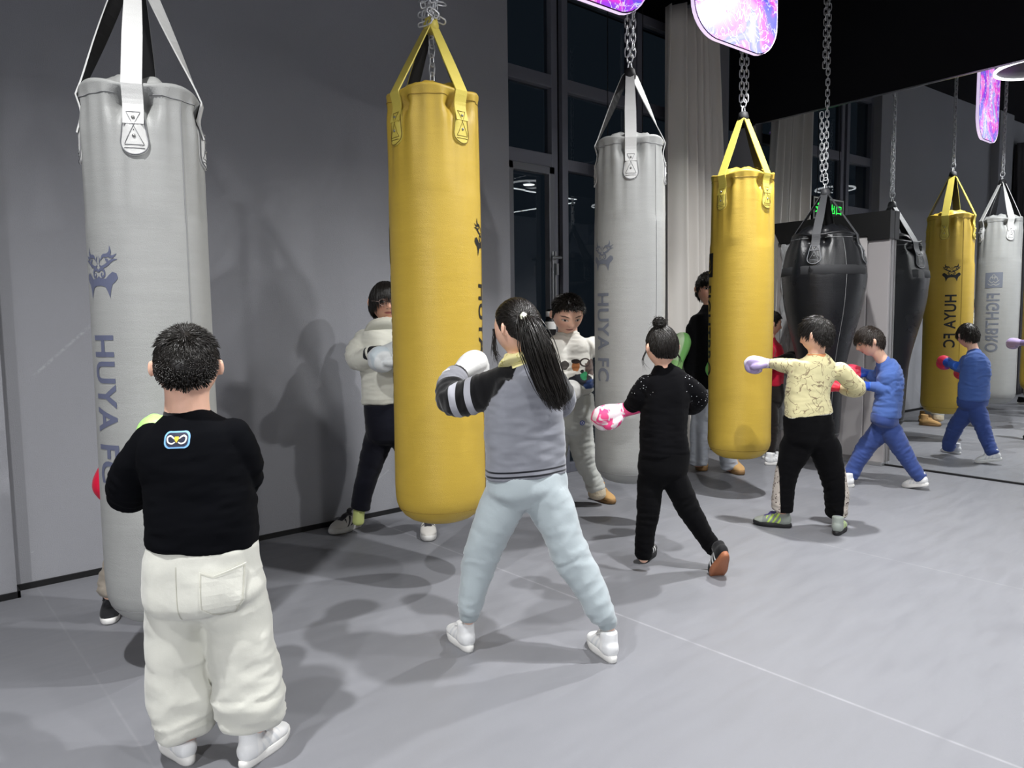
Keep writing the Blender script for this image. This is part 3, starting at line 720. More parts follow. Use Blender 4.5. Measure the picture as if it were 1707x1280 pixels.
tp = [(.02, 0), (.10, .008), (.142, .04), (.155, .10), (.162, .25), (.168, .40), (.180, .58), (.204, .72), (.242, .88), (.273, 1.0), (.302, 1.13), (.321, 1.27), (.330, 1.36), (.328, 1.40), (.318, 1.47), (.30, 1.56), (.275, 1.64), (.255, 1.69), (.25, 1.70)]
tps = crom([(a, b, 0) for a, b in tp], 70)
bb = bag((6.02, 3.0), 0, 1.95, .25, .27, M_blk, M_bst, 'black teardrop punching bag in front of the grey cabinet', .36, [], rad(193), prof=[(a, b) for a, b, _ in tps], extra=tail, seed=5, topdip=.02, ncol=1)
bz = MB().grid([[(6.02+r*math.cos(a), 3.0+r*math.sin(a), .25+z) for a in np.arange(72)*2*PI/72] for r, z in ((.3195, 1.455), (.324, 1.45), (.332, 1.385), (.3285, 1.38))], True)
obj('band', bz, plain('black_webbing', '#1d1e21', .75), bb, True)

# ------------------------------------------------------------------ people: builders
def skin_mat(name, col, lip='#a8605a', brow='#2a1d18', eyes=True):
    t = NT(name); hp = t.attr('hp', 'Vector'); sx = t.n('ShaderNodeSeparateXYZ'); t.link(hp, sx.inputs[0]); x, y, z = sx.outputs
    ax = t.math('ABSOLUTE', x); front = t.step(t.math('SUBTRACT', y, .2), .02)
    def ell(u, v, ru, rv, u0, v0, soft=.25):
        a = t.math('DIVIDE', t.math('SUBTRACT', u, u0), ru); b = t.math('DIVIDE', t.math('SUBTRACT', v, v0), rv)
        d = t.math('SQRT', t.math('ADD', t.math('MULTIPLY', a, a), t.math('MULTIPLY', b, b)))
        return t.math('MULTIPLY', t.rng(d, 1-soft, 1+soft*.4, 1, 0), front)
    v = t.coords('Object'); n = t.noise(v, 40, 3); b = lin(col)
    c = t.mix(n, tuple(q*.94 for q in b[:3])+(1,), tuple(min(1, q*1.06) for q in b[:3])+(1,))
    cheek = ell(ax, z, .16, .13, .22, -.12, .9); c = t.mix(t.math('MULTIPLY', cheek, .35), c, lin('#c77f6c'))
    if eyes:
        c = t.mix(ell(x, z, .105, .034, 0, -.255), c, lin(lip))
        c = t.mix(t.math('MULTIPLY', ell(x, z, .09, .007, 0, -.252), .8), c, lin('#4a2320'))
        c = t.mix(t.math('MULTIPLY', ell(ax, z, .018, .012, .045, -.155), .7), c, lin('#5a2f28'))
        bz = t.math('ADD', z, t.math('MULTIPLY', t.math('ABSOLUTE', t.math('SUBTRACT', ax, .17)), .22))
        c = t.mix(t.math('MULTIPLY', ell(ax, bz, .105, .020, .17, .125), .85), c, lin(brow))
        c = t.mix(ell(ax, z, .082, .030, .158, .018), c, lin('#2a1815'))
        c = t.mix(ell(ax, z, .070, .022, .158, .014), c, lin('#d9cfc8'))
        c = t.mix(ell(ax, z, .030, .026, .158, .014), c, lin('#140d0b'))
    t.bump(t.noise(v, 300, 2), .12, .002)
    t.b.inputs['Subsurface Weight'].default_value = .12; t.b.inputs['Subsurface Radius'].default_value = (.012, .005, .003); t.b.inputs['Subsurface Scale'].default_value = .4
    return t.set(c, .52, 0, .35)
M_skin = skin_mat('light_skin', '#e4b69e'); M_skin2 = skin_mat('warm_skin', '#dca98f')
def hair_mat(name, c, rough=.38):
    t = NT(name); v = t.coords('Object'); n = t.noise(v, 160, 2); b = lin(c)
    return t.set(t.mix(n, tuple(q*.6 for q in b[:3])+(1,), tuple(q*1.6 for q in b[:3])+(1,)), rough, 0, .5)
M_hair = hair_mat('black_hair', '#17130f')
M_hair2 = hair_mat('black_brown_hair', '#231b15')

HE = np.array([.365, .445, .5])                                   # head ellipsoid, in head heights: half width, half depth, half height
def head_shape(D):
    """unit directions (x side, y front, z up) -> head surface in head heights"""
    x, y, z = D[:, 0], D[:, 1], D[:, 2]
    X, Y, Z = x*HE[0], y*HE[1], z*HE[2]; lo = np.maximum(-z, 0); fr = np.maximum(y, 0); bk = np.maximum(-y, 0)
    X = X*(1-.30*lo**1.7); Y = np.where(y < 0, Y*(1-.42*lo**1.3), Y*(1-.10*lo))
    Y = np.where(y < 0, Y*(1+.05*np.maximum(z, 0)), Y); Y = np.where(y > 0, Y*(1-.05*fr), Y)
    X = X*(1+.04*np.maximum(z, 0)*bk)
    g = lambda a, s: np.exp(-(a/s)**2)
    ax = np.abs(X); W = np.minimum(fr*1.6, 1)
    d = .075*g(X, .052)*g(Z+.075, .085)+.045*g(X, .06)*g(Z+.125, .042)+.018*g(ax-.05, .03)*g(Z+.14, .03)
    d += -.034*g(ax-.155, .085)*g(Z-.02, .05)+.020*g(ax-.158, .05)*g(Z-.012, .026)
    d += .014*g(ax-.15, .12)*g(Z-.115, .035)+.024*g(X, .10)*g(Z+.225, .022)+.022*g(X, .09)*g(Z+.285, .022)-.010*g(X, .1)*g(Z+.253, .012)
    d += .030*g(X, .10)*g(Z+.42, .055)+.012*g(ax-.21, .1)*g(Z+.13, .10)-.012*g(ax, .12)*g(Z+.335, .025)
    Y = Y+d*W
    return np.c_[X, Y, Z]
def sph_dirs(nu, nv):
    out = []
    for i in range(nv+1):
        ph = -PI/2+PI*i/nv
        out.append([(math.cos(ph)*math.cos(2*PI*j/nu), math.cos(ph)*math.sin(2*PI*j/nu), math.sin(ph)) for j in range(nu)])
    return np.array(out)
_SD = sph_dirs(72, 54)
class Head:
    def __init__(s, c, H, fwd, up=(0, 0, 1), wide=1.):
        s.c = np.asarray(c, float); s.H = H; f = np.asarray(fwd, float); u = np.asarray(up, float)
        f = f/np.linalg.norm(f); u = u-(u@f)*f; u /= np.linalg.norm(u); s.f, s.u = f, u; s.r = np.cross(f, u)
        s.M = np.c_[s.r*wide, f*(1+(wide-1)*.5), u]*H
    def w(s, P): return np.asarray(P, float)@s.M.T+s.c
    def add(s, mb):
        P = head_shape(_SD.reshape(-1, 3)).reshape(_SD.shape); mb.grid(s.w(P.reshape(-1, 3)).reshape(P.shape), True)
        for sg in (-1, 1):                                              # ears
            Q = sph_dirs(18, 12)*np.array([.032, .062, .108]); a = sg*.60; Rz = np.array([[math.cos(a), -math.sin(a), 0], [math.sin(a), math.cos(a), 0], [0, 0, 1]])
            Q = Q@Rz.T; Q[..., 2] += .10*Q[..., 1]; Q[..., 1] -= .15*Q[..., 2]
            mb.grid(s.w((Q+np.array([sg*.392, -.055, -.02])).reshape(-1, 3)).reshape(Q.shape), True)
    def local(s, co): return (co-s.c)@np.linalg.inv(s.M).T
HL = {'boy': ((0, .29), (.22, .27), (.38, .12), (.47, -.10), (.53, .09), (.62, -.10), (.75, -.24), (1, -.29)),
      'fringe': ((0, .17), (.22, .16), (.36, .08), (.46, -.12), (.53, .08), (.62, -.12), (.75, -.26), (1, -.31)),
      'girl': ((0, .31), (.25, .28), (.40, .10), (.47, -.06), (.54, .06), (.62, -.16), (.75, -.27), (1, -.30)),
      'bob': ((0, .20), (.20, .19), (.30, .10), (.42, .02), (.55, -.05), (.70, -.2), (1, -.30))}
def hairline(style, P):
    a = np.arctan2(np.abs(P[:, 0]), P[:, 1])/PI; k = HL[style]; return P[:, 2]-np.interp(a, [q[0] for q in k], [q[1] for q in k])
def strand_mesh(mb, C, r0, taper=(1, .9, .6, .15)):
    """C: (n strands, k points, 3) -> thin three-sided tapering tubes"""
    n, k = C.shape[:2]; T = np.gradient(C, axis=1); T /= np.linalg.norm(T, axis=2, keepdims=True)+1e-9
    ref = np.random.normal(size=(n, 1, 3)); S = np.cross(T, ref); S /= np.linalg.norm(S, axis=2, keepdims=True)+1e-9; B = np.cross(T, S)
    tp = np.interp(np.linspace(0, 1, k), np.linspace(0, 1, len(taper)), taper); r = np.broadcast_to(np.asarray(r0, float), (n,))[:, None, None]*tp[None, :, None]
    V = np.stack([C+r*(math.cos(a)*S+math.sin(a)*B) for a in (0, 2*PI/3, 4*PI/3)], axis=2).reshape(-1, 3); fs = []
    for i in range(n):
        for j in range(k-1):
            o = (i*k+j)*3
            for q in range(3): fs.append((o+q, o+(q+1) % 3, o+3+(q+1) % 3, o+3+q))
    mb.add(V, fs)
def make_hair(p, hd, style, count, length, rad, flow, lift, gravity=0., mat=None, seed=1, extra=None, cap=.018, nseg=5, jitter=.12, mincap=-.035, fade=0.):
    rs = np.random.RandomState(seed); np.random.seed(seed); mb = MB()
    D = sph_dirs(84, 60); P = head_shape(D.reshape(-1, 3)); g = hairline(style, P); sc = 1+np.clip(g*.9, mincap, cap)
    rough = 1+.012*perlin(P*np.array([14, 14, 14])+seed)
    Q = P*(sc*rough)[:, None]; keep = (g > -.06).reshape(D.shape[:2]); o = len(mb.v); m, n = D.shape[:2]; fs = []
    for i in range(m-1):
        for j in range(n):
            k = (j+1) % n
            if keep[i, j] or keep[i+1, j] or keep[i, k] or keep[i+1, k]: fs.append((i*n+j, i*n+k, (i+1)*n+k, (i+1)*n+j))
    mb.add(hd.w(Q), fs)
    d = rs.normal(size=(count*6, 3)); d /= np.linalg.norm(d, axis=1)[:, None]; R = head_shape(d); gg = hairline(style, R); ok = gg > .0; R = R[ok][:count]; gg = gg[ok][:count]
    nrm = R/(HE**2); nrm /= np.linalg.norm(nrm, axis=1)[:, None]
    L = length(R, gg) if callable(length) else np.full(len(R), length); L = L*rs.uniform(.75, 1.15, len(R))
    pts = [R*.99]; cur = R.copy(); jt = rs.normal(size=R.shape)*jitter
    for s in range(nseg):
        nn = cur/(HE**2); nn /= np.linalg.norm(nn, axis=1)[:, None]
        fl = flow(cur); fl = fl-(fl*nn).sum(1)[:, None]*nn; fl /= np.linalg.norm(fl, axis=1)[:, None]+1e-6
        lf = lift(R, gg) if callable(lift) else np.full(len(R), lift)
        v = fl+lf[:, None]*nn+jt+np.array([0, 0, -gravity*(s+1)/nseg]); v /= np.linalg.norm(v, axis=1)[:, None]
        cur = cur+v*(L/nseg)[:, None]; q = np.linalg.norm(cur/HE, axis=1); low = np.minimum(q, 1.045)
        cur = np.where((q < 1.045)[:, None] & (cur[:, 2:3] > -.45), cur*(1.045/np.maximum(q, .6))[:, None], cur); pts.append(cur.copy())
    C = np.stack(pts, axis=1); Cw = hd.w(C.reshape(-1, 3)).reshape(C.shape); strand_mesh(mb, Cw, rad*rs.uniform(.7, 1.3, len(R)))
    if extra: extra(mb, hd, rs)
    return obj('hair', mb, mat or M_hair, p.root, True)

def glove_at(p, wrist, aim, back, mats, size=1., cuffm=None, name='boxing_glove'):
    """boxing glove: aim = where the fist points, back = the back of the hand"""
    x = np.asarray(aim, float); x = x/np.linalg.norm(x); z = np.asarray(back, float); z = z-(z@x)*x; z /= np.linalg.norm(z); y = np.cross(z, x)
    M = np.c_[x, y, z]*size; W = lambda P: np.asarray(P, float)@M.T+np.asarray(wrist)
    def local(build, vox, it=3):
        mb = MB(); build(mb); mb.v = [tuple(q) for q in W(np.array(mb.v))]; return remesh(mb, vox, it)
    def main(mb):
        sweep(mb, [(.0, 0, 0), (.05, 0, .002), (.10, 0, .006), (.150, 0, .004), (.185, 0, -.012)], [(.040, .036), (.050, .042), (.060, .052), (.062, .056), (.048, .044)], (0, 1, 0))
        sweep(mb, [(.175, 0, -.015), (.165, 0, -.045), (.12, 0, -.062), (.085, 0, -.052)], [(.056, .036), (.054, .034), (.048, .026), (.04, .02)], (0, 1, 0))
        sweep(mb, [(.035, .035, -.01), (.075, .058, -.018), (.115, .062, -.026), (.140, .052, -.03)], [.022, .026, .025, .018], (0, 0, 1))
    me = local(main, .006*size); co = co_of(me); lc = (co-np.asarray(wrist))@np.linalg.inv(M).T
    set_attr(me, 'tip', lc[:, 0]-.075); set_attr(me, 'thumb', .016-np.abs(lc[:, 1]-.03-.0)*1.0+lc[:, 2]*.2); set_attr(me, 'gz', lc[:, 2])
    g = link(name, me, mats, p.root)
    def cuff(mb): sweep(mb, [(-.075, 0, 0), (-.04, 0, 0), (0.0, 0, 0), (.022, 0, 0)], [(.046, .042), (.045, .041), (.043, .039), (.042, .038)], (0, 1, 0), cap0=.1, cap1=.1)
    link('cuff', local(cuff, .006*size), cuffm or mats, g)
    return g
M_glove_cache = {}
def glove_mat(base, other=None, attr='tip', camo=False, rough=.38):
    k = (base, other, attr, camo)
    if k in M_glove_cache: return M_glove_cache[k]
    t = NT('glove_leather'); v = t.coords('Object'); c = lin(base)
    if other:
        if camo: f = t.step(t.math('SUBTRACT', t.noise(v, 16, 2, .5, dist=1.), .53), .02)
        else: f = t.step(t.attr(attr), .004)
        c = t.mix(f, lin(base), lin(other))
    t.bump(t.noise(v, 90, 3), .3, .004); M_glove_cache[k] = t.set(c, rough, 0, .45); return M_glove_cache[k]

def shoe_at(p, heel, toe, L, upper, sole, pitch=0., lace='#e8e8e8', hi=1., roll=0.):
    """shoe with its heel at a floor point, pointing along toe; pitch lifts the heel"""
    x = np.asarray(toe, float); x[2] = 0; x = x/np.linalg.norm(x); y = np.cross(ZU, x); k = L/.21
    a = math.radians(pitch); X = x*math.cos(a)-ZU*math.sin(a); Z = ZU*math.cos(a)+x*math.sin(a); M = np.c_[X, y, Z]*k
    base = np.asarray(heel, float).copy(); base[2] = 0
    if pitch: base = base+ZU*(L*.80*math.sin(a))
    W = lambda P: np.asarray(P, float)@M.T+base
    mb = MB()
    sweep(mb, [(.012, 0, .045), (.035, 0, .048), (.08, 0, .048), (.13, 0, .041), (.17, 0, .034), (.20, 0, .029)], [(.026, .030), (.033, .036), (.035, .036), (.041, .028), (.039, .021), (.022, .013)], (0, 1, 0), ex=2.3)
    sweep(mb, [(.045, 0, .04), (.045, 0, .075), (.048, 0, .075+.030*hi)], [(.034, .040), (.032, .040), (.033, .040)], (0, 1, 0), cap1=.15)
    sweep(mb, [(.08, 0, .06), (.105, 0, .074), (.118, 0, .066)], [(.024, .022), (.022, .018), (.018, .014)], (0, 1, 0))
    mb.v = [tuple(q) for q in W(np.array(mb.v))]; me = remesh(mb, .0045*k, 3); lc = (co_of(me)-base)@np.linalg.inv(M).T
    X_, Y_, Z_ = lc.T
    set_attr(me, 'toe', X_-.155); set_attr(me, 'heelp', .035-X_); set_attr(me, 'stripe', .006-np.abs(((X_+Z_*.6-.085)/.028+.5) % 1-.5)*.028+np.where((X_ > .05) & (X_ < .135) & (np.abs(Y_) > .02), 0, -.1)); set_attr(me, 'tongue', .020-np.abs(Y_)+np.where((X_ > .055) & (X_ < .15) & (Z_ > .05), 0, -.1)); set_attr(me, 'low', .034-Z_)
    s = link('shoe', me, upper, p.root)
    n = 40; th = np.arange(n)*2*PI/n; ux = .104+.109*np.cos(th); wv = .030+.0125*np.clip((ux-.06)/.07, 0, 1); uy = wv*np.sign(np.sin(th))*np.abs(np.sin(th))**.75
    rows = []
    for f, z in ((.55, 0.0), (.96, 0.0), (1.0, .006), (1.02, .016), (1.0, .026), (.93, .029), (.5, .029)): rows.append(W(np.c_[(ux-.104)*f+.104, uy*f, np.full(n, z)+.004*np.clip((ux-.16)/.05, 0, 1)]))
    so = MB().grid(rows, True); k0 = len(so.v)
    so.f += [tuple(range(n-1, -1, -1)), tuple(range(k0-n, k0))]; so.mi += [0, 0]
    obj('sole', so, sole, s, True)
    lm = MB()
    for i, xx in enumerate((.085, .100, .115, .130)):
        zz = .074-.011*i; lm.tube(W([(xx, -.026, zz-.012), (xx+.006, -.012, zz+.003), (xx+.006, .012, zz+.003), (xx, .026, zz-.012)]), .0028*k, 6)
    lm.tube(W([(.082, 0, .080), (.075, .018, .090), (.085, .03, .08), (.088, .012, .079)]), .0024*k, 6).tube(W([(.082, 0, .080), (.075, -.018, .090), (.085, -.03, .08), (.088, -.012, .079)]), .0024*k, 6)
    obj('laces', lm, plain('lace_'+lace.strip('#'), lace, .8), s, True)
    return s

class Person:
    def __init__(s, px, label, group=None, yaw=0., k=1.):
        s.base = on_floor(*px); s.root = empty('person', s.base, label, 'person', group); s.fwd = heading(yaw); s.side = heading(yaw+90); s.yaw = math.radians(yaw)
        s.t = (s.base-CAM)@FH; s.sc = FPX/s.t
    def J(s, x, y, d=0.):
        r = ray(x, y); return CAM+r*((s.t+d)/(r@FH))
    def hw(s, px, depth):
        w = px/s.sc; c, q = math.cos(s.yaw), math.sin(s.yaw); a = math.sqrt(max(w*w-(depth*q)**2, (w*.45)**2))/max(abs(c), .35); return min(a, 1.5*depth) if abs(q) > .5 else a
    def trunk(s, rows):
        """rows (x, y, half width in pixels, half depth in metres, d)"""
        P = [s.J(r[0], r[1], r[4] if len(r) > 4 else 0) for r in rows]; R = [(s.hw(r[2], r[3]), r[3]) for r in rows]; return P, R
    def limb(s, rows):
        return [s.J(r[0], r[1], r[3] if len(r) > 3 else 0) for r in rows], [r[2]/s.sc if r[2] > 1 else r[2] for r in rows]
    def garment(s, name, trunks, limbs, mat, folds=(), vox=.0075, amp=.006, paint=None, it=5, fa=26, fc=7, seed=0, ex=2.3):
        mb = MB(); lines = []
        for P, R in trunks: sweep(mb, P, R, s.side, n=32, cap0=.08, cap1=.4, ex=ex); lines.append((P, [(a+b)/2 for a, b in R]))
        if name in ('trousers', 'sweatpants', 'leggings', 'jeans'):         # legs grow out of the seat, so no ridge shows where they join
            tp_ = np.array(trunks[0][0]); m_ = tp_[1]
            limbs = [([m_*.45+np.array(P[0])*.55+(tp_[0]-m_)*.15]+list(P), [R[0]*.94]+list(R)) for P, R in limbs]
        for P, R in limbs:
            ax = np.array(P[-1])-np.array(P[0]); sd = s.side if abs(ax@s.side)/np.linalg.norm(ax) < .8 else ZU
            sweep(mb, P, R, sd, n=24, cap0=.8, cap1=.2); lines.append((P, R))
        me = remesh(mb, vox, it); co = co_of(me); no = no_of(me)
        ds = []; ts = []; axs = []
        for P, R in lines:
            d, t, a = seg_near(co, P); L_ = np.concatenate([[0], np.cumsum(np.linalg.norm(np.diff(np.array(P), axis=0), axis=1))]); r_ = np.interp(t, L_/L_[-1], R); ds.append(d/r_); ts.append(t); axs.append(a)
        ds = np.array(ds); k = ds.argmin(0); ax = np.array(axs)[k, np.arange(len(co))]
        al = (co*ax).sum(1)[:, None]*ax; q = (co-al)*fc+al*fa+seed*17.3
        r1 = 1-2*np.abs(perlin(q)); r2 = 1-2*np.abs(perlin(q*1.9+5.1)); base = perlin(co*9+seed)
        wgt = np.full(len(co), .30); drape = perlin(co*np.array([13, 13, 3.5])+seed*3.1)*np.where(k == 0, 1., .5)
        for (P, sg, a) in folds: wgt += a*np.exp(-(np.linalg.norm(co-np.asarray(P), axis=1)/sg)**2)
        co = co+no*((amp*(.65*r1+.35*r2))*np.minimum(wgt, 1.3)+amp*.7*base+amp*.75*drape)[:, None]; set_co(me, co)
        nt = len(trunks); ts = np.array(ts); tt = ts
        info = dict(co=co, no=no, k=k, t=ts[k, np.arange(len(co))], d=ds, tor=tt[0], lat=(co-np.array(trunks[0][0][0]))@s.side if trunks else None, front=(co-np.array(trunks[0][0][0]))@s.fwd if trunks else None, nt=nt)
        if paint:
            for nm, v in paint(info).items(): set_attr(me, nm, v)
        o = link(name, me, mat, s.root); s.bvh = bvh_of(me); return o
    def body(s, head, trunk, arms, legs, mat, neck, hands=True, shrink=.72):
        mb = MB(); head.add(mb)
        sweep(mb, neck[0], neck[1], s.side, n=20, cap0=.5, cap1=.5)
        P, R = trunk; sweep(mb, P, [(max(a-.03, .03)*.9, max(b-.03, .03)*.9) for a, b in R], s.side, n=24)
        for P, R in arms:
            sweep(mb, P, [max(r*shrink, .016) for r in R], s.side if abs((P[-1]-P[0])@s.side) < .8*np.linalg.norm(P[-1]-P[0]) else ZU, n=16)
            if hands: mb.sphere(P[-1]+(P[-1]-P[-2])/np.linalg.norm(P[-1]-P[-2])*.02, .019, 16, 10)
        for P, R in legs:
            sweep(mb, P, [min(max(r*shrink, .024), .07) for r in R], s.side, n=16)
            f = P[-1].copy(); mb.sphere(f, (.026, .026, .026), 14, 8)
        me = remesh(mb, .0052, 2, .4); lc = head.local(co_of(me)); far = np.linalg.norm(lc, axis=1) > .75; lc[far] = (9, -9, 9); set_attr(me, 'hp', lc)
        return link('body', me, mat, s.root)

# ------------------------------------------------------------------ people: the gym's children and grown-ups
def whorl(P): return P-np.array([.03, -.30, .44])
M_shoe_w = cloth('white_trainer_mesh', '#e3e3e2', [('stripe', '#d2d4d6'), ('heelp', '#d8d9da'), ('toe', '#dcdddd'), ('tongue', '#cfd0d1')], scale=500, rough=.6)
M_sole_w = plain('white_sole_rubber', '#dad9d6', .6)
M_tan = cloth('tan_suede', '#bd9764', [('heelp', '#a9844f')], rough=.9); M_sole_t = plain('boot_rubber', '#8a6a42', .7)
def fd(p, x, y): return float((on_floor(x, y)-p.base)@FH)

# --- boy in a black top and cream trousers, back to the camera
p = Person((370, 1262), 'person in a black top and baggy cream trousers seen from behind at the grey bag', 'children and grown-ups at the bags', yaw=0)
trk = p.trunk([(340, 905, 91, .120), (339, 865, 88, .120), (333, 805, 87, .115), (322, 758, 88, .11), (317, 724, 82, .098), (314, 702, 56, .075), (312, 687, 37, .06)])
aL = p.limb([(256, 735, 34), (222, 785, 34, .02), (214, 822, 33, .06), (232, 815, 30, .15), (252, 785, 25, .23)])
aR = p.limb([(384, 724, 33), (403, 762, 31, .02), (404, 797, 29, .07), (386, 800, 28, .15), (360, 785, 24, .22)])
def pf(i): return dict(hgt=i['tor'])
top = p.garment('top', [trk], [aL, aR], cloth('black_cotton', '#07080c', wr=.3, sheen=.0, spec=.08), [(aL[0][2], .10, .8), (aR[0][2], .10, .8), (trk[0][1], .16, .7)], amp=.007, paint=pf, seed=1)
tb_ = p.bvh
tr = p.trunk([(341, 902, 90, .115), (342, 950, 97, .128), (345, 992, 97, .13), (348, 1012, 60, .08)])
lL = p.limb([(300, 1005, 54), (298, 1095, 54), (304, 1150, 54), (308, 1192, 52), (309, 1212, 49)])
lR = p.limb([(394, 1005, 54), (405, 1090, 55), (415, 1145, 54), (420, 1182, 52), (421, 1200, 49)])
M_cream = cloth('cream_fleece', '#c8c8bf', [], wr=.6, sheen=.3, var=.04, bump=.35)
trs = p.garment('trousers', [tr], [lL, lR], M_cream, [(lL[0][3], .10, .9), (lR[0][3], .11, 1.0), (lR[0][2], .10, .9), (lL[0][2], .10, .6), (p.J(348, 1060), .09, .7)], amp=.013, fa=11, fc=5, seed=2, it=5)
lb_ = p.bvh
look = FH; s_ = p.sc
pk = [(-.052, .060), (-.020, .046), (.022, .058), (.050, .066), (.054, -.030), (.030, -.064), (-.020, -.062), (-.048, -.040)]
po = decal('back_pocket', flat_bm([pk]), M_cream, trs, lb_, p.J(394, 962), RH, ZU, look, .005); sd = po.modifiers.new('t', 'SOLIDIFY'); sd.thickness = .004; sd.offset = 0
decal('pocket_stitching', flat_bm([stroke([(a[0]*.93, a[1]*.93) for a in (pk[k % 8], [(pk[k % 8][0]+pk[(k+1) % 8][0])/2, (pk[k % 8][1]+pk[(k+1) % 8][1])/2], pk[(k+1) % 8])], [.0022]*3, 6) for k in range(8)]), plain('cream_thread', '#b9b8ac', .9), trs, lb_, p.J(394, 962), RH, ZU, look, .0085)
decal('seam', flat_bm([stroke([(0, .07), (.002, 0), (.010, -.08)], [.003]*3, 20)]), plain('cream_thread', '#b9b8ac', .9), trs, lb_, p.J(325, 962), RH, ZU, look, .0015)
ec = p.J(321, 724); rr = lambda a, b, r, n=10: [(sx*(a-r)+r*math.cos(t), sy*(b-r)+r*math.sin(t)) for sx, sy, t0 in ((1, -1, -90), (1, 1, 0), (-1, 1, 90), (-1, -1, 180)) for t in [math.radians(t0+90*k/n) for k in range(n+1)]]
def wavy(a, b): return [(x, y*(1-.16*math.cos(x/a*PI*.5)**2*(1 if abs(y) > b*.5 else 0))) for x, y in rr(a, b, b*.75)]
decal('back_emblem', flat_bm([wavy(.034, .025)]), plain('emblem_blue', '#7fb8ef', .6), top, tb_, ec, RH, ZU, look, .0015)
decal('back_emblem', flat_bm([wavy(.029, .020)]), plain('emblem_navy', '#0e1736', .6), top, tb_, ec, RH, ZU, look, .0024)
decal('back_emblem', flat_bm(mirror2([stroke([(.004, -.006), (.012, -.010), (.022, -.006), (.024, .006), (.016, .010), (.006, .003)], [.003, .004, .004, .004, .004, .003], 20)])), plain('emblem_white', '#f0f0ea', .6), top, tb_, ec, RH, ZU, look, .0032, .008)
decal('back_emblem', flat_bm([[(-.005, .008), (.005, .008), (.006, .002), (0, -.008), (-.006, .002)]]), plain('emblem_yellow', '#e8c53a', .6), top, tb_, ec, RH, ZU, look, .0038, .006)
hd = Head(p.J(312, 611), .222, heading(-17)-.10*ZU, ZU+.04*FH, 1.05)
nk = ([p.J(312, 640), p.J(312, 668), p.J(313, 700)], [(.062, .06), (.060, .058), (.066, .06)])
p.body(hd, trk, [aL, aR], [lL, lR], M_skin, nk)
make_hair(p, hd, 'boy', 4200, lambda R, g: np.where(R[:, 2] > .2, .115, np.where(R[:, 2] > .08, .05, .015)), .0015, whorl, lambda R, g: np.where(R[:, 2] > .28, .7, .10), .15, seed=2, jitter=.16)
col = MB(); sweep(col, [p.J(313, 694), p.J(313, 684)], [(.068, .062), (.064, .06)], p.side, cap0=.1, cap1=.1); link('collar', remesh(col, .005, 2), cloth('black_rib', '#0d0e12'), top)
gm = glove_mat('#b9f08a', '#e9f7dd', 'thumb')
glove_at(p, aL[0][-1], ZU*.9+FH*.35-RH*.05, -RH-FH*.4, [gm], .88); glove_at(p, aR[0][-1], ZU*.6+FH*.5-RH*.3, RH, [gm], .88)
shoe_at(p, on_floor(318, 1276), heading(-44), .21, [M_shoe_w], M_sole_w); shoe_at(p, on_floor(404, 1284), heading(18), .21, [M_shoe_w], M_sole_w)

# --- girl with the long ponytail
p = Person((895, 1085), 'person with a long dark ponytail, grey sweatshirt and pale blue sweatpants at the yellow bag', 'children and grown-ups at the bags', yaw=-22)
trk = p.trunk([(878, 790, 69, .105), (876, 745, 66, .10), (874, 700, 66, .10), (878, 655, 60, .10), (882, 628, 50, .085), (874, 606, 32, .06), (868, 593, 21, .052)])
aL = p.limb([(848, 636, 31), (802, 656, 31, .02), (757, 664, 28, .05), (752, 640, 23, .12), (764, 622, 19, .18)])
aR = p.limb([(922, 636, 24), (938, 665, 21, .08), (930, 678, 18, .18), (905, 650, 16, .26)])
def pf(i):
    al = np.abs(i['lat']-.0-(i['tor']*.0)); s = al-(.035+(1-i['tor'])*.30); s = np.where(i['k'] >= 1, np.maximum(s, .03), np.where(i['tor'] > .5, s, -.2)); s = np.where((i['lat'] > 0) & (i['k'] >= 1) & (i['t'] > .25), -.2, s)
    arm = np.where(i['k'] == 1, i['t'], -1)
    L = np.linalg.norm(np.diff(np.array(trk[0]), axis=0), axis=1).sum(); return dict(slv=s, arm=arm, hgt=i['tor']*L, col=np.where(i['k'] == 0, i['tor'], 0)-.93)
grey = cloth('heather_grey_fleece', '#7f8189', [('slv', '#060609'), (('arm', .38, .034), '#a5a6ae'), (('arm', .54, .034), '#a5a6ae'), (('arm', .86, .10), '#7c7d84'), (('hgt', .012, .0035), '#14161d', .0012), (('hgt', .030, .0035), '#14161d', .0012), ('col', '#e9dfa0')], wr=.5, sheen=.3, var=.14, scale=500)
top = p.garment('sweatshirt', [trk], [aL, aR], grey, [(aL[0][2], .10, .8), (trk[0][1], .14, .8), (trk[0][2], .12, .5)], amp=.009, paint=pf, seed=5)
cb = MB(); sweep(cb, [p.J(869, 612, -.02), p.J(868, 598), p.J(867, 588)], [(.092, .075), (.070, .066), (.062, .060)], p.side, cap0=.1, cap1=.1); link('collar', remesh(cb, .005, 3), cloth('pale_yellow_lining', '#e8dfa4', lines=('#b9b04a', 26, .02, .8)), top)
tr = p.trunk([(877, 786, 66, .10), (879, 815, 67, .112), (880, 832, 48, .085)])
lL = p.limb([(843, 832, 40), (816, 890, 33), (802, 928, 28), (789, 985, 23), (783, 1010, 19), (782, 1020, 15), (782, 1030, 14)]); lR = p.limb([(908, 828, 41, -.0), (934, 880, 34, -.02), (953, 926, 31, -.03), (985, 985, 26, -.05), (1004, 1020, 21, -.06), (1011, 1032, 16, -.06), (1014, 1044, 15, -.06)])
def pf(i): return dict(cuff=np.where(i['k'] >= 1, i['t']-.945, -1))
M_pb = cloth('pale_blue_fleece', '#a2acb0', [('cuff', '#939da1', .01)], wr=.6, sheen=.35, var=.07, bump=.35)
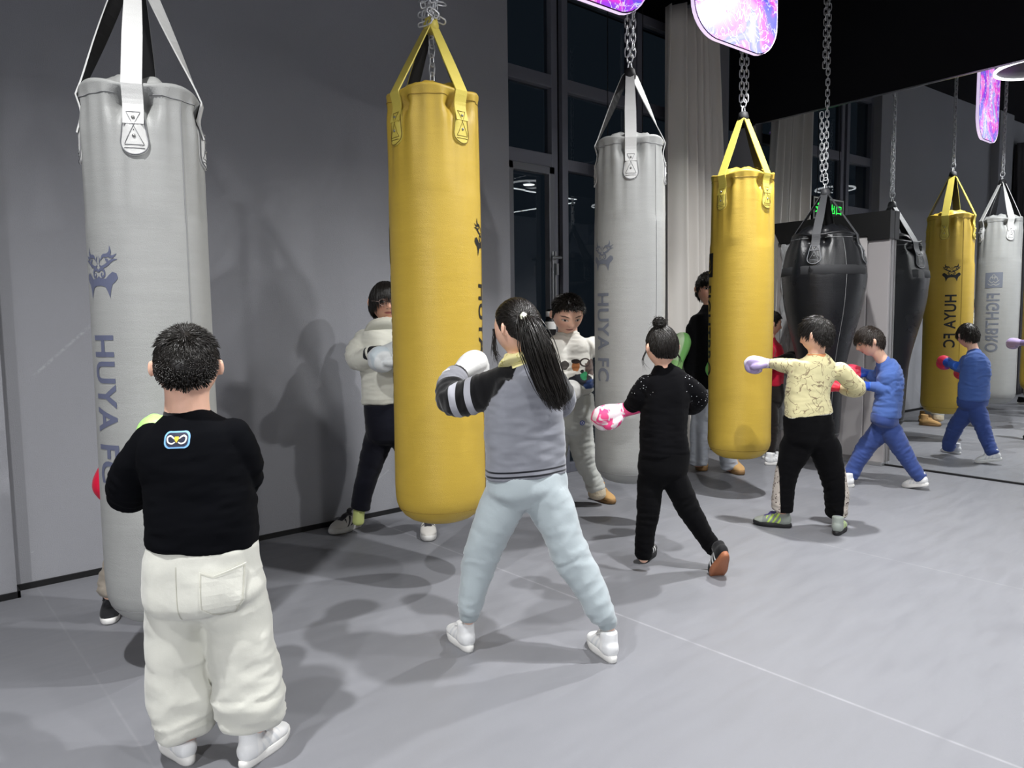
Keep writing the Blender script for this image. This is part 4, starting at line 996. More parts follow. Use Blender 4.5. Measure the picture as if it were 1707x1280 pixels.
p.garment('sweatpants', [tr], [lL, lR], M_pb, [(lL[0][2], .10, 1.0), (lR[0][2], .10, 1.0), (lL[0][4], .08, .9), (lR[0][4], .08, .9), (p.J(880, 845), .10, .7)], amp=.009, fa=13, fc=6, seed=6, paint=pf, it=5)
hd = Head(p.J(863, 547), .222, heading(-42)-.22*ZU, ZU+.1*heading(-42))
nk = ([p.J(862, 572), p.J(866, 590), p.J(870, 606)], [(.046, .05), (.043, .046), (.05, .05)])
p.body(hd, trk, [aL, aR], [lL, lR], M_skin, nk)
TIE = hd.local(p.J(873, 529, -.10)[None])[0]
def pony(mb, hd, rs):
    n = 1000; C = []
    mid = [p.J(873, 529, -.095), p.J(884, 545, -.135), p.J(896, 580, -.15), p.J(909, 620, -.14), p.J(921, 652, -.135), p.J(929, 672, -.13)]
    base = crom(mid, 14); wd = np.interp(np.linspace(0, 1, 14), [0, .12, .4, .75, 1], [.014, .028, .044, .040, .020])
    for i in range(n):
        o = np.clip(rs.normal(size=3)*.55, -1.1, 1.1); e = rs.uniform(.82, 1.04); C.append(base*1.0+o[None]*wd[:, None]*np.array([1, 1, .6])+rs.normal(size=(14, 3))*.0012+(np.linspace(0, 1, 14)**2)[:, None]*rs.normal(size=3)*.012)
        C[-1][-1] += (base[-1]-base[-2])*(e-.95)*3
    strand_mesh(mb, np.array(C), .0020, (1, 1, .9, .3))
    m2 = MB(); sweep(mb, base[:13], [(a*1.0, a*.62) for a in wd[:13]], p.side, n=14, per=2)
    C = []                                                             # loose side locks
    for i in range(40):
        a = p.J(826+rs.normal()*2, 548, .04); b = p.J(824+rs.normal()*2, 580, .05); c = p.J(830+rs.normal()*5, 605+rs.normal()*6, .05); C.append(crom([a, b, c], 6))
    strand_mesh(mb, np.array(C), .0012)
hr = make_hair(p, hd, 'girl', 3000, lambda R, g: .11+.10*np.linalg.norm(R-TIE, axis=1), .0016, lambda P: TIE-P, .0, 0, seed=3, jitter=.03, cap=.02, extra=pony)
tie = MB(); c = p.J(873, 529, -.118)
for k in range(7): tie.sphere(c+.011*np.array([math.cos(k*.9)*.9, math.cos(k*.9)*.2, math.sin(k*.9)]), .0085, 10, 8)
tie.sphere(c-FH*.006, .011, 12, 8)
obj('hair_tie', tie, plain('cream_hair_tie', '#e4e6cf', .6), hr, True)
gw = glove_mat('#dededc', '#cdced2', 'thumb')
glove_at(p, aL[0][-1], heading(18)+ZU*.28+RH*.2, ZU, [gw], .92, [plain('white_cuff', '#d9d9da', .5)]); glove_at(p, aR[0][-1], heading(-50)+ZU*.3, ZU, [gw])
shoe_at(p, on_floor(784, 1088), heading(-24), .215, [M_shoe_w], M_sole_w); shoe_at(p, on_floor(1023, 1106), heading(-16), .215, [M_shoe_w], M_sole_w)

# --- small girl dressed all in black
p = Person((1140, 950), 'person all in black with a hair bun and a pink camouflage boxing glove', 'children and grown-ups at the bags', yaw=-12)
trk = p.trunk([(1107, 757, 42, .09), (1106, 722, 39, .088), (1108, 682, 38, .088), (1112, 652, 39, .085), (1110, 630, 34, .07), (1106, 613, 19, .048), (1104, 604, 13, .042)])
aL = p.limb([(1080, 640, 17), (1065, 662, 17, .02), (1056, 674, 15, .05), (1045, 682, 11.5, .075)])
aR = p.limb([(1142, 640, 17), (1158, 653, 17, .02), (1166, 665, 15, .05), (1152, 680, 13, .14), (1130, 670, 11, .22)])
def pf(i): return dict(sq=np.where((i['k'] >= 1) & (i['t'] < .42), .05, np.where((np.abs(i['lat']) > .085) & (i['tor'] > .62), .05, -.05)))
top = p.garment('top', [trk], [aL, aR], cloth('black_sequin_knit', '#08080b', wr=.3, sheen=.02, spec=.1, specks=('#e6e8ee', 70, .15, 'sq')), [(aL[0][1], .08, .7), (trk[0][1], .12, .9)], amp=.008, paint=pf, seed=9)
tr = p.trunk([(1107, 750, 41, .09), (1105, 785, 41, .092), (1104, 800, 30, .07)])
lL = p.limb([(1085, 802, 22), (1080, 850, 18.5), (1076, 888, 16), (1074, 914, 14.5), (1073, 930, 13)]); lR = p.limb([(1126, 802, 22), (1149, 850, 18.5), (1171, 886, 15.5), (1190, 914, 13), (1198, 926, 11)])
p.garment('leggings', [tr], [lL, lR], cloth('black_jersey', '#070709', wr=.4, sheen=.02, spec=.1), [(lL[0][1], .09, .8), (lR[0][1], .09, .9), (lL[0][3], .07, 1), (lR[0][3], .07, 1)], amp=.007, seed=10)
hd = Head(p.J(1103, 578), .212, heading(-14)-.1*ZU, ZU)
p.body(hd, trk, [aL, aR], [lL, lR], M_skin, ([p.J(1103, 594), p.J(1104, 604), p.J(1106, 614)], [(.042, .044), (.038, .04), (.044, .044)]))
BUN = hd.local(p.J(1099, 543, -.02)[None])[0]
def bun(mb, hd, rs):
    c = p.J(1099, 539, -.02); C = []
    mb.sphere(c, .026, 16, 10)
    for i in range(170):
        u = rs.normal(size=3); u /= np.linalg.norm(u); v = np.cross(u, rs.normal(size=3)); v /= np.linalg.norm(v); r = .031*rs.uniform(.8, 1.15); t0 = rs.uniform(0, 6); C.append(np.array([c+r*(u*math.cos(t0+q)+v*math.sin(t0+q)) for q in np.linspace(0, 2.6, 7)]))
    for i in range(26):
        d = rs.normal(size=3)+ZU*.6; d /= np.linalg.norm(d); C.append(np.array([c+d*(.02+.042*q)+np.array([0, 0, -.02*q*q])+rs.normal(size=3)*.002 for q in np.linspace(0, 1, 7)]))
    for i in range(14):
        x = -1 if i % 2 else 1; C.append(crom([p.J(1103+x*25, 585+rs.normal()*3, .0), p.J(1103+x*(29+rs.uniform(0, 4)), 600), p.J(1103+x*(27+rs.normal()*4), 612+rs.normal()*5)], 7))
    strand_mesh(mb, np.array(C), .0013)
make_hair(p, hd, 'girl', 2600, lambda R, g: .10+.12*np.linalg.norm(R-BUN, axis=1), .0017, lambda P: BUN-P, .02, 0, seed=4, jitter=.06, extra=bun, cap=.02)
gp = glove_mat('#f3e4ea', '#ee4f8e', None, True)
aim = p.J(990, 699, .12)-p.J(1045, 682, .075)
glove_at(p, aL[0][-1], aim, ZU*.8-FH*.6, [gp], .92, [plain('pink_cuff', '#ea4c86', .45)]); glove_at(p, aR[0][-1], heading(-60)+ZU*.2, ZU, [gp], .9, [plain('pink_cuff', '#ea4c86', .45)])
M_bsh = cloth('black_canvas', '#0d0d10', [('stripe', '#e8e8e8')], rough=.7)
sh1 = shoe_at(p, on_floor(1073, 938), heading(22), .215, [M_bsh], plain('black_rubber', '#121214', .6), lace='#111112')
sh2 = shoe_at(p, on_floor(1211, 972), heading(-8), .215, [M_bsh], plain('gum_rubber', '#9c6243', .6), pitch=52, lace='#111112', hi=.6)
for sh, (cx_, cy_) in ((sh1, (1073, 931)), (sh2, (1210, 935))):
    b = bvh_of(sh.data); decal('heel_lettering', fit(text_bm('INGPAI', 1, .02), -.026, -.008, .026, .008), plain('shoe_white_print', '#ededed', .6), sh, b, p.J(cx_, cy_, fd(p, cx_, cy_+(10 if sh is sh1 else 35))-.0), RH, ZU, FH, .002, .01, .25)

# --- boy in the pale yellow top
p = Person((1345, 880), 'person in a pale yellow line-print top and black trousers, lilac glove against the yellow bag', 'children and grown-ups at the bags', yaw=-18)
trk = p.trunk([(1348, 692, 42, .095), (1346, 662, 38, .092), (1350, 634, 39, .092), (1359, 611, 41, .085), (1361, 600, 28, .065), (1361, 591, 15, .048)])
aL = p.limb([(1325, 611, 13.5), (1308, 609, 12, .07), (1296, 607, 10.5, .15), (1286, 606, 9, .21)])
aR = p.limb([(1397, 617, 15), (1421, 637, 14, .02), (1429, 648, 13, .05), (1412, 648, 12, .14), (1405, 646, 10, .17)])
def pf(i): return dict(hem=.02-i['tor'])
top = p.garment('top', [trk], [aL, aR], cloth('pale_yellow_print', '#d6cea0', [('hem', '#efeede')], wr=.4, lines=('#7a6450', 14, .016, .8)), [(aR[0][2], .09, .6), (trk[0][1], .13, .8)], amp=.007, paint=pf, seed=12)
tr = p.trunk([(1348, 690, 42, .095), (1350, 728, 44, .10), (1351, 745, 32, .075)])
lL = p.limb([(1326, 748, 25), (1309, 796, 18), (1305, 828, 17), (1304, 850, 16)]); lR = p.limb([(1375, 748, 26), (1388, 796, 20), (1394, 830, 19), (1394, 858, 15)])
def pf(i):
    s = np.where(i['k'] >= 1, (np.abs((i['co']-np.where((i['k'] == 2)[:, None], lR[0][1], lL[0][1]))@p.side)), 0)
    o = np.where(i['k'] == 1, -(i['co']-lL[0][1])@heading(90), np.where(i['k'] == 2, (i['co']-lR[0][1])@heading(90), -1)); o = o-.052-np.maximum(0, (.40-i['t'])*.6)+.010*np.maximum(i['t']-.5, 0); return dict(pan=o)
p.garment('trousers', [tr], [lL, lR], cloth('black_tracksuit', '#070709', [('pan', '#b9b1a8')], wr=.4, sheen=.02, spec=.1, specks=('#4a3a3a', 60, .30, 'pan')), [(lL[0][3], .08, 1), (lR[0][3], .09, 1.1), (lR[0][1], .10, .8)], amp=.010, paint=pf, seed=13)
hd = Head(p.J(1361, 559), .222, heading(-40)-.15*ZU, ZU)
p.body(hd, trk, [aL, aR], [lL, lR], M_skin, ([p.J(1361, 578), p.J(1361, 590), p.J(1362, 602)], [(.050, .052), (.046, .048), (.055, .05)]))
make_hair(p, hd, 'fringe', 2400, lambda R, g: np.where(R[:, 2] > .1, .20, .11), .0023, whorl, lambda R, g: np.where(R[:, 2] > .3, .35, .12), .35, seed=6, jitter=.18, cap=.03)
cr_ = MB(); sweep(cr_, [p.J(1361, 597), p.J(1361, 590)], [(.064, .058), (.058, .054)], p.side, cap0=.1, cap1=.1); link('collar', remesh(cr_, .005, 2), cloth('orange_rib', '#c9875a'), top)
gl = glove_mat('#a596c0', '#e4deea', 'thumb')
glove_at(p, aL[0][-1], heading(-58), ZU, [gl], .80, [plain('lilac_cuff', '#7d6d9c', .5)]); glove_at(p, aR[0][-1], heading(-65)+ZU*.2, ZU, [glove_mat('#c81f36')], .85)
M_gsh = cloth('grey_lime_trainer', '#8f9690', [('stripe', '#c9ea6a'), ('toe', '#aab0a6'), ('tongue', '#4b4280')], rough=.6)
shoe_at(p, on_floor(1318, 880), heading(-62), .22, [M_gsh], plain('black_rubber', '#121214', .6), lace='#d8f08a'); shoe_at(p, on_floor(1394, 893), heading(32), .21, [M_gsh], plain('black_rubber', '#121214', .6), lace='#4b4280')

# --- boy in blue
p = Person((1478, 812), 'person all in blue with red and blue gloves, hitting the black bag', 'children and grown-ups at the bags', yaw=-62)
trk = p.trunk([(1477, 694, 28, .095), (1480, 666, 26, .09), (1484, 640, 25, .088), (1482, 618, 22, .08), (1475, 606, 14, .062), (1470, 598, 9, .045)])
aN = p.limb([(1484, 624, 11, -.05), (1489, 643, 10, -.08), (1478, 650, 9, -.08), (1462, 646, 8, -.04), (1450, 644, 7.5, .0)])
aF = p.limb([(1470, 614, 10, .07), (1464, 630, 9, .10), (1456, 629, 8, .13), (1448, 623, 7.5, .16)])
p.garment('top', [trk], [aN, aF], cloth('blue_cotton', '#48629f', wr=.5, sheen=.15), [(trk[0][1], .14, 1), (aN[0][1], .08, .8), (trk[0][3], .12, .7)], amp=.009, seed=15)
tr = p.trunk([(1476, 690, 28, .095), (1474, 706, 26, .09), (1472, 713, 13, .045)])
lL = p.limb([(1462, 724, 17, .05), (1441, 750, 14.5, .10), (1426, 774, 13, .12), (1418, 794, 11, .12)]); lR = p.limb([(1488, 724, 17.5, -.03), (1503, 750, 13.5, -.05), (1519, 775, 12, -.07), (1534, 796, 10.5, -.09)])
p.garment('trousers', [tr], [lL, lR], cloth('navy_blue_cotton', '#384a82', wr=.5, sheen=.15), [(lL[0][1], .1, .8), (lR[0][1], .1, .8), (lL[0][3], .07, 1), (lR[0][3], .07, 1)], amp=.009, seed=16)
hd = Head(p.J(1450, 569, .02), .222, heading(-78)-.38*ZU, ZU+.35*heading(-78))
p.body(hd, trk, [aN, aF], [lL, lR], M_skin, ([p.J(1458, 580, .01), p.J(1465, 591), p.J(1471, 600)], [(.046, .048), (.042, .044), (.05, .045)]))
make_hair(p, hd, 'fringe', 2000, lambda R, g: np.where(R[:, 1] > .1, .20, .14), .0026, lambda P: P-np.array([.0, -.36, .40]), lambda R, g: .2+0*g, .3, mat=M_hair2, seed=8, jitter=.14, cap=.03)
gr_ = glove_mat('#2b4fae', '#d8344f', 'tip')
glove_at(p, aN[0][-1], heading(-80)+ZU*.05, ZU, [gr_], .9, [plain('blue_cuff', '#3468c8', .45)]); glove_at(p, aF[0][-1], heading(-75)+ZU*.15, ZU, [gr_], .9, [plain('blue_cuff', '#3468c8', .45)])
shoe_at(p, on_floor(1423, 812), heading(-60), .20, [M_shoe_w], M_sole_w); shoe_at(p, on_floor(1547, 819), heading(-28), .20, [M_shoe_w], M_sole_w, pitch=14)

# --- woman in the cream hoodie behind the second bag
p = Person((650, 895), 'person with glasses in a cream hoodie and navy trousers between wall and yellow bag', 'children and grown-ups at the bags', yaw=165)
trk = p.trunk([(651, 670, 46, .115), (649, 638, 45, .115), (645, 600, 45, .112), (643, 568, 44, .10), (644, 553, 34, .085), (645, 542, 21, .065), (645, 535, 16, .055)])
aL = p.limb([(609, 566, 20), (597, 590, 19, -.05), (602, 600, 17, -.11), (622, 589, 14, -.17)]); aR = p.limb([(682, 566, 20), (694, 595, 18, -.05), (688, 606, 16, -.12), (672, 598, 13, -.18)])
M_hood = cloth('cream_sweat', '#dcdbcf', [('hem', '#cfcec2')], wr=.5, sheen=.3, var=.05)
def pf(i): return dict(hem=.06-i['tor'])
top = p.garment('hoodie', [trk], [aL, aR], M_hood, [(aL[0][1], .09, 1), (trk[0][1], .14, .9), (trk[0][3], .1, .6)], amp=.010, paint=pf, seed=20)
hb = MB(); sweep(hb, [p.J(645, 558, -.02), p.J(645, 546, .02), p.J(645, 538, .03)], [(.135, .12), (.118, .11), (.095, .095)], p.side, cap0=.2, cap1=.1)
link('hood', remesh(hb, .007, 4), cloth('hood_cream', '#c9c8bb', wr=.5), top)
tr = p.trunk([(650, 672, 44, .115), (652, 705, 44, .12), (652, 730, 40, .11)])
lL = p.limb([(633, 728, 25), (621, 765, 21), (607, 812, 17), (601, 846, 15.5)]); lR = p.limb([(674, 728, 25), (692, 785, 19, -.1), (707, 835, 15, fd(p, 712, 885)), (712, 862, 13, fd(p, 712, 885))])
p.garment('trousers', [tr], [lL, lR], cloth('navy_knit', '#12131d', wr=.3, sheen=.1), [(lL[0][1], .1, .6), (lL[0][3], .08, .6)], amp=.007, seed=21)
hd = Head(p.J(642, 503), .235, heading(158)-.06*ZU, ZU)
p.body(hd, trk, [aL, aR], [lL, lR], M_skin2, ([p.J(644, 520), p.J(645, 533), p.J(645, 545)], [(.052, .054), (.05, .05), (.055, .052)]))
hr = make_hair(p, hd, 'bob', 3600, lambda R, g: np.where(R[:, 1] > .22, np.maximum(.05, R[:, 2]-.10)*1.05, .28+.55*np.maximum(R[:, 2]+.1, 0)), .0022, lambda P: P-np.array([0, -.08, .5]), .05, .75, seed=9, jitter=.05, cap=.03, nseg=7)
gls = MB()
for s in (-1, 1): gls.tube(hd.w([(s*.155+.095*math.cos(t), .445-.03*abs(math.cos(t))*s*math.copysign(1, s)*0, .005+.075*math.sin(t)) for t in np.linspace(0, 2*PI, 25)]), .0016, 6, caps=False); gls.tube(hd.w([(s*.25, .44, .02), (s*.36, .30, .03), (s*.385, .0, .02)]), .0015, 6)
gls.tube(hd.w([(-.06, .45, .02), (0, .46, .03), (.06, .45, .02)]), .0015, 6)
obj('glasses', gls, plain('thin_metal_frame', '#a58f88', .3, .8), p.root, True)
gw2 = glove_mat('#e6eaec', '#cdd8de', 'thumb')
glove_at(p, aL[0][-1]+RH*.045-FH*.015, RH*.9-FH*.35+ZU*.1, ZU-FH*.3, [gw2], 1.15, [plain('black_cuff', '#15161a', .5)]); glove_at(p, aR[0][-1], -RH*.7-FH*.5+ZU*.1, ZU, [gw2], 1.0, [plain('black_cuff', '#15161a', .5)])
M_wsh = cloth('grey_white_trainer', '#d9d6d0', [('stripe', '#2c2b2e'), ('tongue', '#3a383c')], rough=.6)
shoe_at(p, on_floor(601, 876), heading(215), .25, [M_wsh], M_sole_w, lace='#1d1c1f'); shoe_at(p, on_floor(713, 884), heading(172), .25, [M_wsh], M_sole_w, lace='#1d1c1f')
sk = MB(); sweep(sk, [p.J(600, 842), p.J(598, 858), p.J(597, 870)], [.036, .035, .036], p.side); link('sock', remesh(sk, .005, 2), cloth('lime_sock', '#cfd98a'), p.root)

# --- boy in the white printed sweatshirt
p = Person((960, 842), 'person in a white printed sweatshirt and light grey sweatpants beside the grey bag', 'children and grown-ups at the bags', yaw=168)
trk = p.trunk([(955, 657, 36, .125), (951, 630, 39, .13), (947, 600, 40, .125), (946, 577, 41, .115), (946, 565, 29, .085), (946, 556, 17, .065), (946, 550, 14, .058)])
hz = np.array([3.87, 3.22, 1.36])
aL = p.limb([(913, 580, 17), (901, 612, 15, -.02), (905, 640, 13, -.12), (922, 650, 11, -.22)]); aR = ([p.J(980, 580), np.array([4.02, 3.52, 1.14]), np.array([4.0, 3.40, 1.20]), np.array([3.90, 3.26, 1.33])], [.07, .062, .056, .042])
def pf(i):
    P0 = np.array(trk[0][0]); return dict(lat=-(i['co']-P0)@p.side*1.0, hgt=i['co'][:, 2]-P0[2], front=np.where(i['k'] == 0, (i['co']-P0)@p.fwd, -1), hem=.045-(i['co'][:, 2]-P0[2]), arm=np.where(i['k'] == 2, i['t'], -1))
M_ws = cloth('white_print_sweat', '#e2e0d8', [((.135, .19, .085, .06), '#55433c'), ((.055, .225, .045, .03, .16), '#3a2f2c'), ((.02, .105, .09, .045), '#2b2e36'), ((-.015, .20, .028, .032), '#b5764a'), ((-.015, .235, .030, .016), '#2a2220'), ((.045, .135, .030, .030), '#2f8f5c'), ((.03, .165, .015, .012), '#1f2326'), ((.11, .12, .045, .06, .10), '#3a2f2c'), ((.12, .055, .085, .055), '#2d4474'), ((.0, .04, .05, .035), '#c9cfc6'), ((-.09, .21, .03, .03), '#4a4643'), ('hem', '#b9b9b4'), (('arm', .62, .16), '#3a3836')], wr=.5, sheen=.2, var=.05)
top = p.garment('sweatshirt', [trk], [aL, aR], M_ws, [(trk[0][1], .15, .8), (trk[0][3], .12, .7)], amp=.009, paint=pf, seed=23, it=4)
tr = p.trunk([(955, 656, 34, .12), (954, 690, 37, .125), (951, 714, 34, .115)])
lL = p.limb([(931, 712, 21), (926, 760, 18), (922, 800, 16), (921, 818, 14)]); lR = p.limb([(966, 712, 22), (974, 760, 18.5), (985, 795, 15.5), (994, 815, 14)])
lp = p.garment('sweatpants', [tr], [lL, lR], cloth('light_grey_fleece', '#b9bbb6', wr=.5, sheen=.3, var=.06), [(lR[0][1], .1, .9), (lR[0][3], .09, 1.1), (tr[0][1], .1, .5)], amp=.011, seed=24)
decal('leg_badge', flat_bm([[(.017*math.cos(t), .017*math.sin(t)) for t in np.linspace(0, 2*PI, 24)[:-1]]]), plain('badge_blue', '#4a62b8', .6), lp, p.bvh, p.J(968, 701), RH, ZU, FH, .002, .01)
decal('leg_badge', flat_bm([[(.011*math.cos(t), .011*math.sin(t)) for t in np.linspace(0, 2*PI, 20)[:-1]]]), plain('badge_white', '#e6e8ea', .6), lp, p.bvh, p.J(968, 701), RH, ZU, FH, .003, .01)
decal('leg_badge', flat_bm([[(-.006, -.006), (.006, -.006), (.006, .003), (0, .007), (-.006, .003)]]), plain('badge_blue', '#4a62b8', .6), lp, p.bvh, p.J(968, 701), RH, ZU, FH, .004, .01)
hd = Head(p.J(946, 524, -.10), .262, heading(168)-.50*ZU, ZU+.28*heading(168), 1.06)
p.body(hd, trk, [aL], [lL, lR], M_skin, ([p.J(946, 540, -.03), p.J(946, 552), p.J(946, 562)], [(.066, .066), (.068, .066), (.07, .068)]), hands=True)
make_hair(p, hd, 'boy', 2600, lambda R, g: np.where(R[:, 2] > .2, .12, .05), .0026, whorl, lambda R, g: np.where(R[:, 2] > .2, 1.0, .4), .0, seed=11, jitter=.2)
cw = MB(); sweep(cw, [p.J(946, 562), p.J(946, 554)], [(.09, .085), (.082, .08)], p.side, cap0=.1, cap1=.1); link('collar', remesh(cw, .006, 2), cloth('white_rib', '#d4d2c9'), top)
# bare hand laid on the far side of the grey bag
def bare_hand(par, wrist, aim, palm, mat):
    x = np.asarray(aim, float); x /= np.linalg.norm(x); z = -np.asarray(palm, float); z = z-(z@x)*x; z /= np.linalg.norm(z); y = np.cross(z, x); M = np.c_[x, y, z]; mb = MB()
    sweep(mb, [(-.05, 0, 0), (0, 0, 0), (.04, 0, .003), (.075, 0, .0)], [(.022, .018), (.024, .016), (.034, .014), (.034, .012)], (0, 1, 0), n=18)
    for yy, L, a in ((.026, .050, .10), (.009, .058, .02), (-.009, .054, -.05), (-.025, .043, -.14)):
        sweep(mb, [(.062, yy, .002), (.078, yy*1.05, .004), (.078+L*.5, yy*1.1+a*L*.4, -.004), (.078+L, yy*1.1+a*L*.8, -.020)], [.0095, .0092, .0085, .007], (0, 1, 0), n=12)
    sweep(mb, [(.012, .024, -.004), (.040, .046, -.010), (.066, .055, -.016)], [.012, .0105, .0085], (0, 1, 0), n=12)
    mb.v = [tuple(q) for q in np.array(mb.v)@M.T+np.asarray(wrist)]; me = remesh(mb, .0032, 2, .4); set_attr(me, 'hp', np.full((len(me.vertices), 3), 9.)); return link('hand', me, mat, par)
bare_hand(p.root, np.array([3.885, 3.245, 1.345]), np.array([-.75, -.35, .75]), np.array([-.75, -.6, 0]), M_skin)
gn = glove_mat('#e8e8e4', '#1b1b1e', 'thumb'); glove_at(p, aL[0][-1], heading(120)+ZU*.1, ZU, [gn], .95, [plain('black_cuff', '#15161a', .5)])
for hx_, hy_, yw in ((993, 830, 152), (921, 836, 195)):
    shoe_at(p, on_floor(hx_, hy_), heading(yw), .225, [M_tan], M_sole_t, lace='#a98654', hi=1.5)
fur = MB(); sweep(fur, [p.J(995, 815), p.J(995, 824)], [.062, .064], p.side); link('boot_cuff', remesh(fur, .006, 1), cloth('cream_fur', '#c9bda6', wr=1.5, bump=.8), p.root)

# --- man in black by the curtain
p = Person((1190, 788), 'person in a black jacket and pale jeans with a lime glove behind the yellow bag', 'children and grown-ups at the bags', yaw=170)
trk = p.trunk([(1187, 646, 35, .12), (1187, 610, 35, .12), (1186, 572, 36, .12), (1185, 540, 37, .11), (1185, 524, 29, .09), (1184, 515, 17, .065), (1184, 508, 12, .055)])
aL = p.limb([(1157, 548, 14), (1149, 600, 12.5, -.02), (1143, 642, 11, -.05), (1135, 628, 9.5, -.13), (1129, 604, 8, -.19)]); aR = p.limb([(1213, 548, 14), (1222, 600, 12.5), (1216, 640, 11, -.08), (1204, 625, 8, -.15)])
def pf(i): return dict(arm=np.where(i['k'] == 1, i['t']-.78, -1))
p.garment('jacket', [trk], [aL, aR], cloth('black_wool', '#08080b', [('arm', '#3b4430', .03)], wr=.3, sheen=.1), [(aL[0][1], .1, .7), (trk[0][1], .15, .6)], amp=.009, paint=pf, seed=27)
tr = p.trunk([(1187, 640, 31, .115), (1187, 672, 33, .12), (1186, 694, 30, .11)])
lL = p.limb([(1171, 692, 18), (1165, 735, 15), (1164, 772, 15)]); lR = p.limb([(1203, 692, 18), (1211, 740, 14.5), (1216, 779, 14)])
p.garment('jeans', [tr], [lL, lR], cloth('pale_denim', '#a9aeb6', wr=.4, var=.14), [(lL[0][1], .1, .7), (lL[0][2], .1, 1), (lR[0][2], .1, 1)], amp=.011, seed=28)
hd = Head(p.J(1180, 481), .262, heading(178)-.08*ZU, ZU, .95)
p.body(hd, trk, [aL, aR], [lL, lR], M_skin2, ([p.J(1184, 498), p.J(1184, 508), p.J(1184, 518)], [(.058, .06), (.056, .056), (.06, .058)]))
make_hair(p, hd, 'fringe', 2200, lambda R, g: np.where(R[:, 1] > .1, .22, .16), .003, whorl, .25, .25, seed=13, jitter=.16, cap=.03)
glg = glove_mat('#8fd77a', '#d6f2c4', 'thumb')
glove_at(p, aL[0][-1], ZU*.95+RH*.22, -FH, [glg], 1.15, [plain('lime_cuff', '#a8e08c', .5)]); glove_at(p, aR[0][-1], ZU*.4-RH*.5-FH*.5, ZU, [glg], 1.0, [plain('lime_cuff', '#a8e08c', .5)])
shoe_at(p, on_floor(1166, 776), heading(188), .265, [M_tan], M_sole_t, lace='#c9a35e', hi=1.4); shoe_at(p, on_floor(1214, 782), heading(172), .265, [M_tan], M_sole_t, lace='#c9a35e', hi=1.4)

# --- boy in red between the yellow and the black bags
p = Person((1280, 764), 'person in a red top with black gloves between the yellow and black bags', 'children and grown-ups at the bags', yaw=78)
H_ = lambda px: px/p.sc
trk = ([p.J(1282, 642), p.J(1283, 612), p.J(1283, 585), p.J(1282, 571), p.J(1283, 563)], [(.14, .10), (.145, .105), (.15, .10), (.10, .075), (.05, .048)])
aN = p.limb([(1283, 584, 9.5, -.13), (1280, 606, 8.5, -.17), (1286, 610, 8, -.18), (1293, 602, 6.5, -.18)]); aF = p.limb([(1283, 584, 9.5, .13), (1286, 604, 8.5, .16), (1298, 600, 6.5, .14)])
p.garment('top', [trk], [aN, aF], cloth('red_cotton', '#b01832', wr=.4), [(trk[0][1], .12, .8)], amp=.008, seed=30)
tr = ([p.J(1283, 638), p.J(1283, 662), p.J(1283, 676)], [(.135, .10), (.14, .105), (.12, .09)])
lN = p.limb([(1284, 675, 12, -.07), (1287, 715, 9.5, -.08), (1284, 752, 8.5, -.09)]); lF = p.limb([(1282, 675, 12, .07), (1283, 715, 9.5, .09), (1280, 750, 8.5, .10)])
p.garment('trousers', [tr], [lN, lF], cloth('dark_brown_cotton', '#1f1a18', wr=.4), [(lN[0][1], .1, .7)], amp=.008, seed=31)
hd = Head(p.J(1284, 540), .228, heading(84)-.12*ZU, ZU+.05*heading(80))
p.body(hd, trk, [aN, aF], [lN, lF], M_skin2, ([p.J(1283, 555), p.J(1283, 564), p.J(1283, 572)], [(.045, .048), (.044, .046), (.05, .048)]))
make_hair(p, hd, 'boy', 1800, lambda R, g: np.where(R[:, 2] > .2, .10, .05), .0028, whorl, .6, .0, seed=15, jitter=.2)
gb = glove_mat('#17171b', '#d8d8d8', 'thumb')
glove_at(p, aN[0][-1], RH*.9+FH*.2+ZU*.1, ZU, [gb], .95, [plain('black_cuff', '#15161a', .5)]); glove_at(p, aF[0][-1], RH*.9+FH*.2+ZU*.15, ZU, [gb], .95, [plain('black_cuff', '#15161a', .5)])
shoe_at(p, on_floor(1276, 775), heading(80), .21, [M_shoe_w], M_sole_w); shoe_at(p, on_floor(1272, 765), heading(70), .21, [M_shoe_w], M_sole_w)

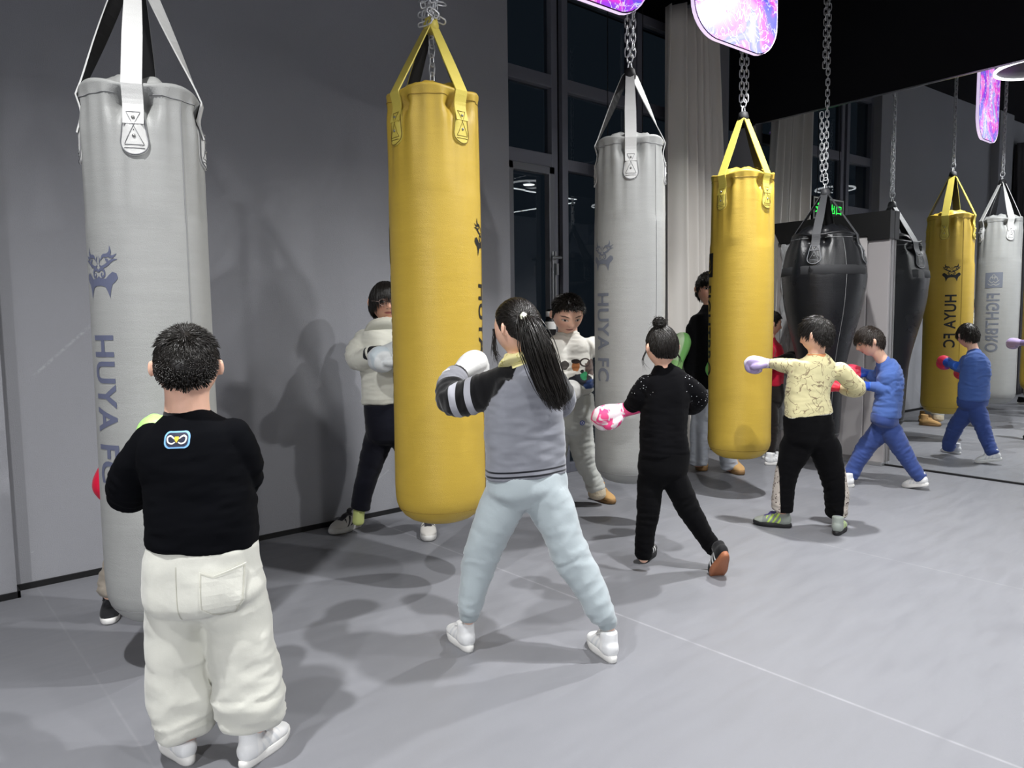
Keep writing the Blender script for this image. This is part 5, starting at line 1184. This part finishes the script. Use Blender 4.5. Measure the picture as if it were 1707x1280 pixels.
# --- child hidden behind the first grey bag: glove, trouser leg and shoe show
p = Person((225, 1028), 'person in khaki trousers and a red glove, almost hidden behind the nearest grey bag', 'children and grown-ups at the bags', yaw=178)
trk = p.trunk([(250, 805, 54, .105), (250, 755, 52, .105), (250, 705, 52, .10), (250, 672, 46, .085), (250, 656, 24, .06), (250, 648, 17, .05)])
aL = p.limb([(212, 688, 24), (206, 722, 22, .0), (203, 742, 19, -.03), (197, 752, 14, -.05)]); aR = p.limb([(288, 688, 24), (300, 730, 22), (302, 770, 18, .02), (300, 800, 14, .02)])
p.garment('top', [trk], [aL, aR], cloth('grey_cotton', '#6c6d72', wr=.4), [(trk[0][1], .12, .7)], amp=.008, seed=33)
tr = p.trunk([(250, 798, 52, .105), (250, 840, 54, .11), (250, 862, 46, .10)])
lL = p.limb([(228, 858, 31), (206, 920, 25, -.0), (188, 968, 21, -.02), (182, 990, 17, -.04)]); lR = p.limb([(276, 858, 30), (290, 930, 25, -.05), (292, 1000, 18, -.08)])
p.garment('trousers', [tr], [lL, lR], cloth('khaki_cotton', '#8d857a', wr=.5), [(lL[0][2], .1, 1.0), (lL[0][3], .06, 1)], amp=.010, seed=34)
hd = Head(p.J(250, 606), .222, heading(178), ZU)
p.body(hd, trk, [aL, aR], [lL, lR], M_skin, ([p.J(250, 630), p.J(250, 645), p.J(250, 660)], [(.048, .05), (.046, .046), (.05, .05)]))
make_hair(p, hd, 'boy', 1200, .10, .0026, whorl, .5, .1, seed=17, jitter=.2)
grd = glove_mat('#d3183c')
glove_at(p, aL[0][-1], -ZU*.8-FH*.35-RH*.12, -RH*.8-FH*.5, [grd], 1.0, [plain('purple_cuff', '#6a58a8', .5)]); glove_at(p, aR[0][-1], -ZU, -FH, [grd], 1.0, [plain('purple_cuff', '#6a58a8', .5)])
M_ksh = cloth('black_strap_trainer', '#1c1d20', [('tongue', '#2c2d30')], rough=.6)
shoe_at(p, on_floor(186, 1016), heading(154), .20, [M_ksh], plain('white_rubber', '#ecebe8', .6), lace='#2a2b2e'); shoe_at(p, on_floor(292, 1030), heading(176), .20, [M_ksh], plain('white_rubber', '#ecebe8', .6), lace='#2a2b2e')
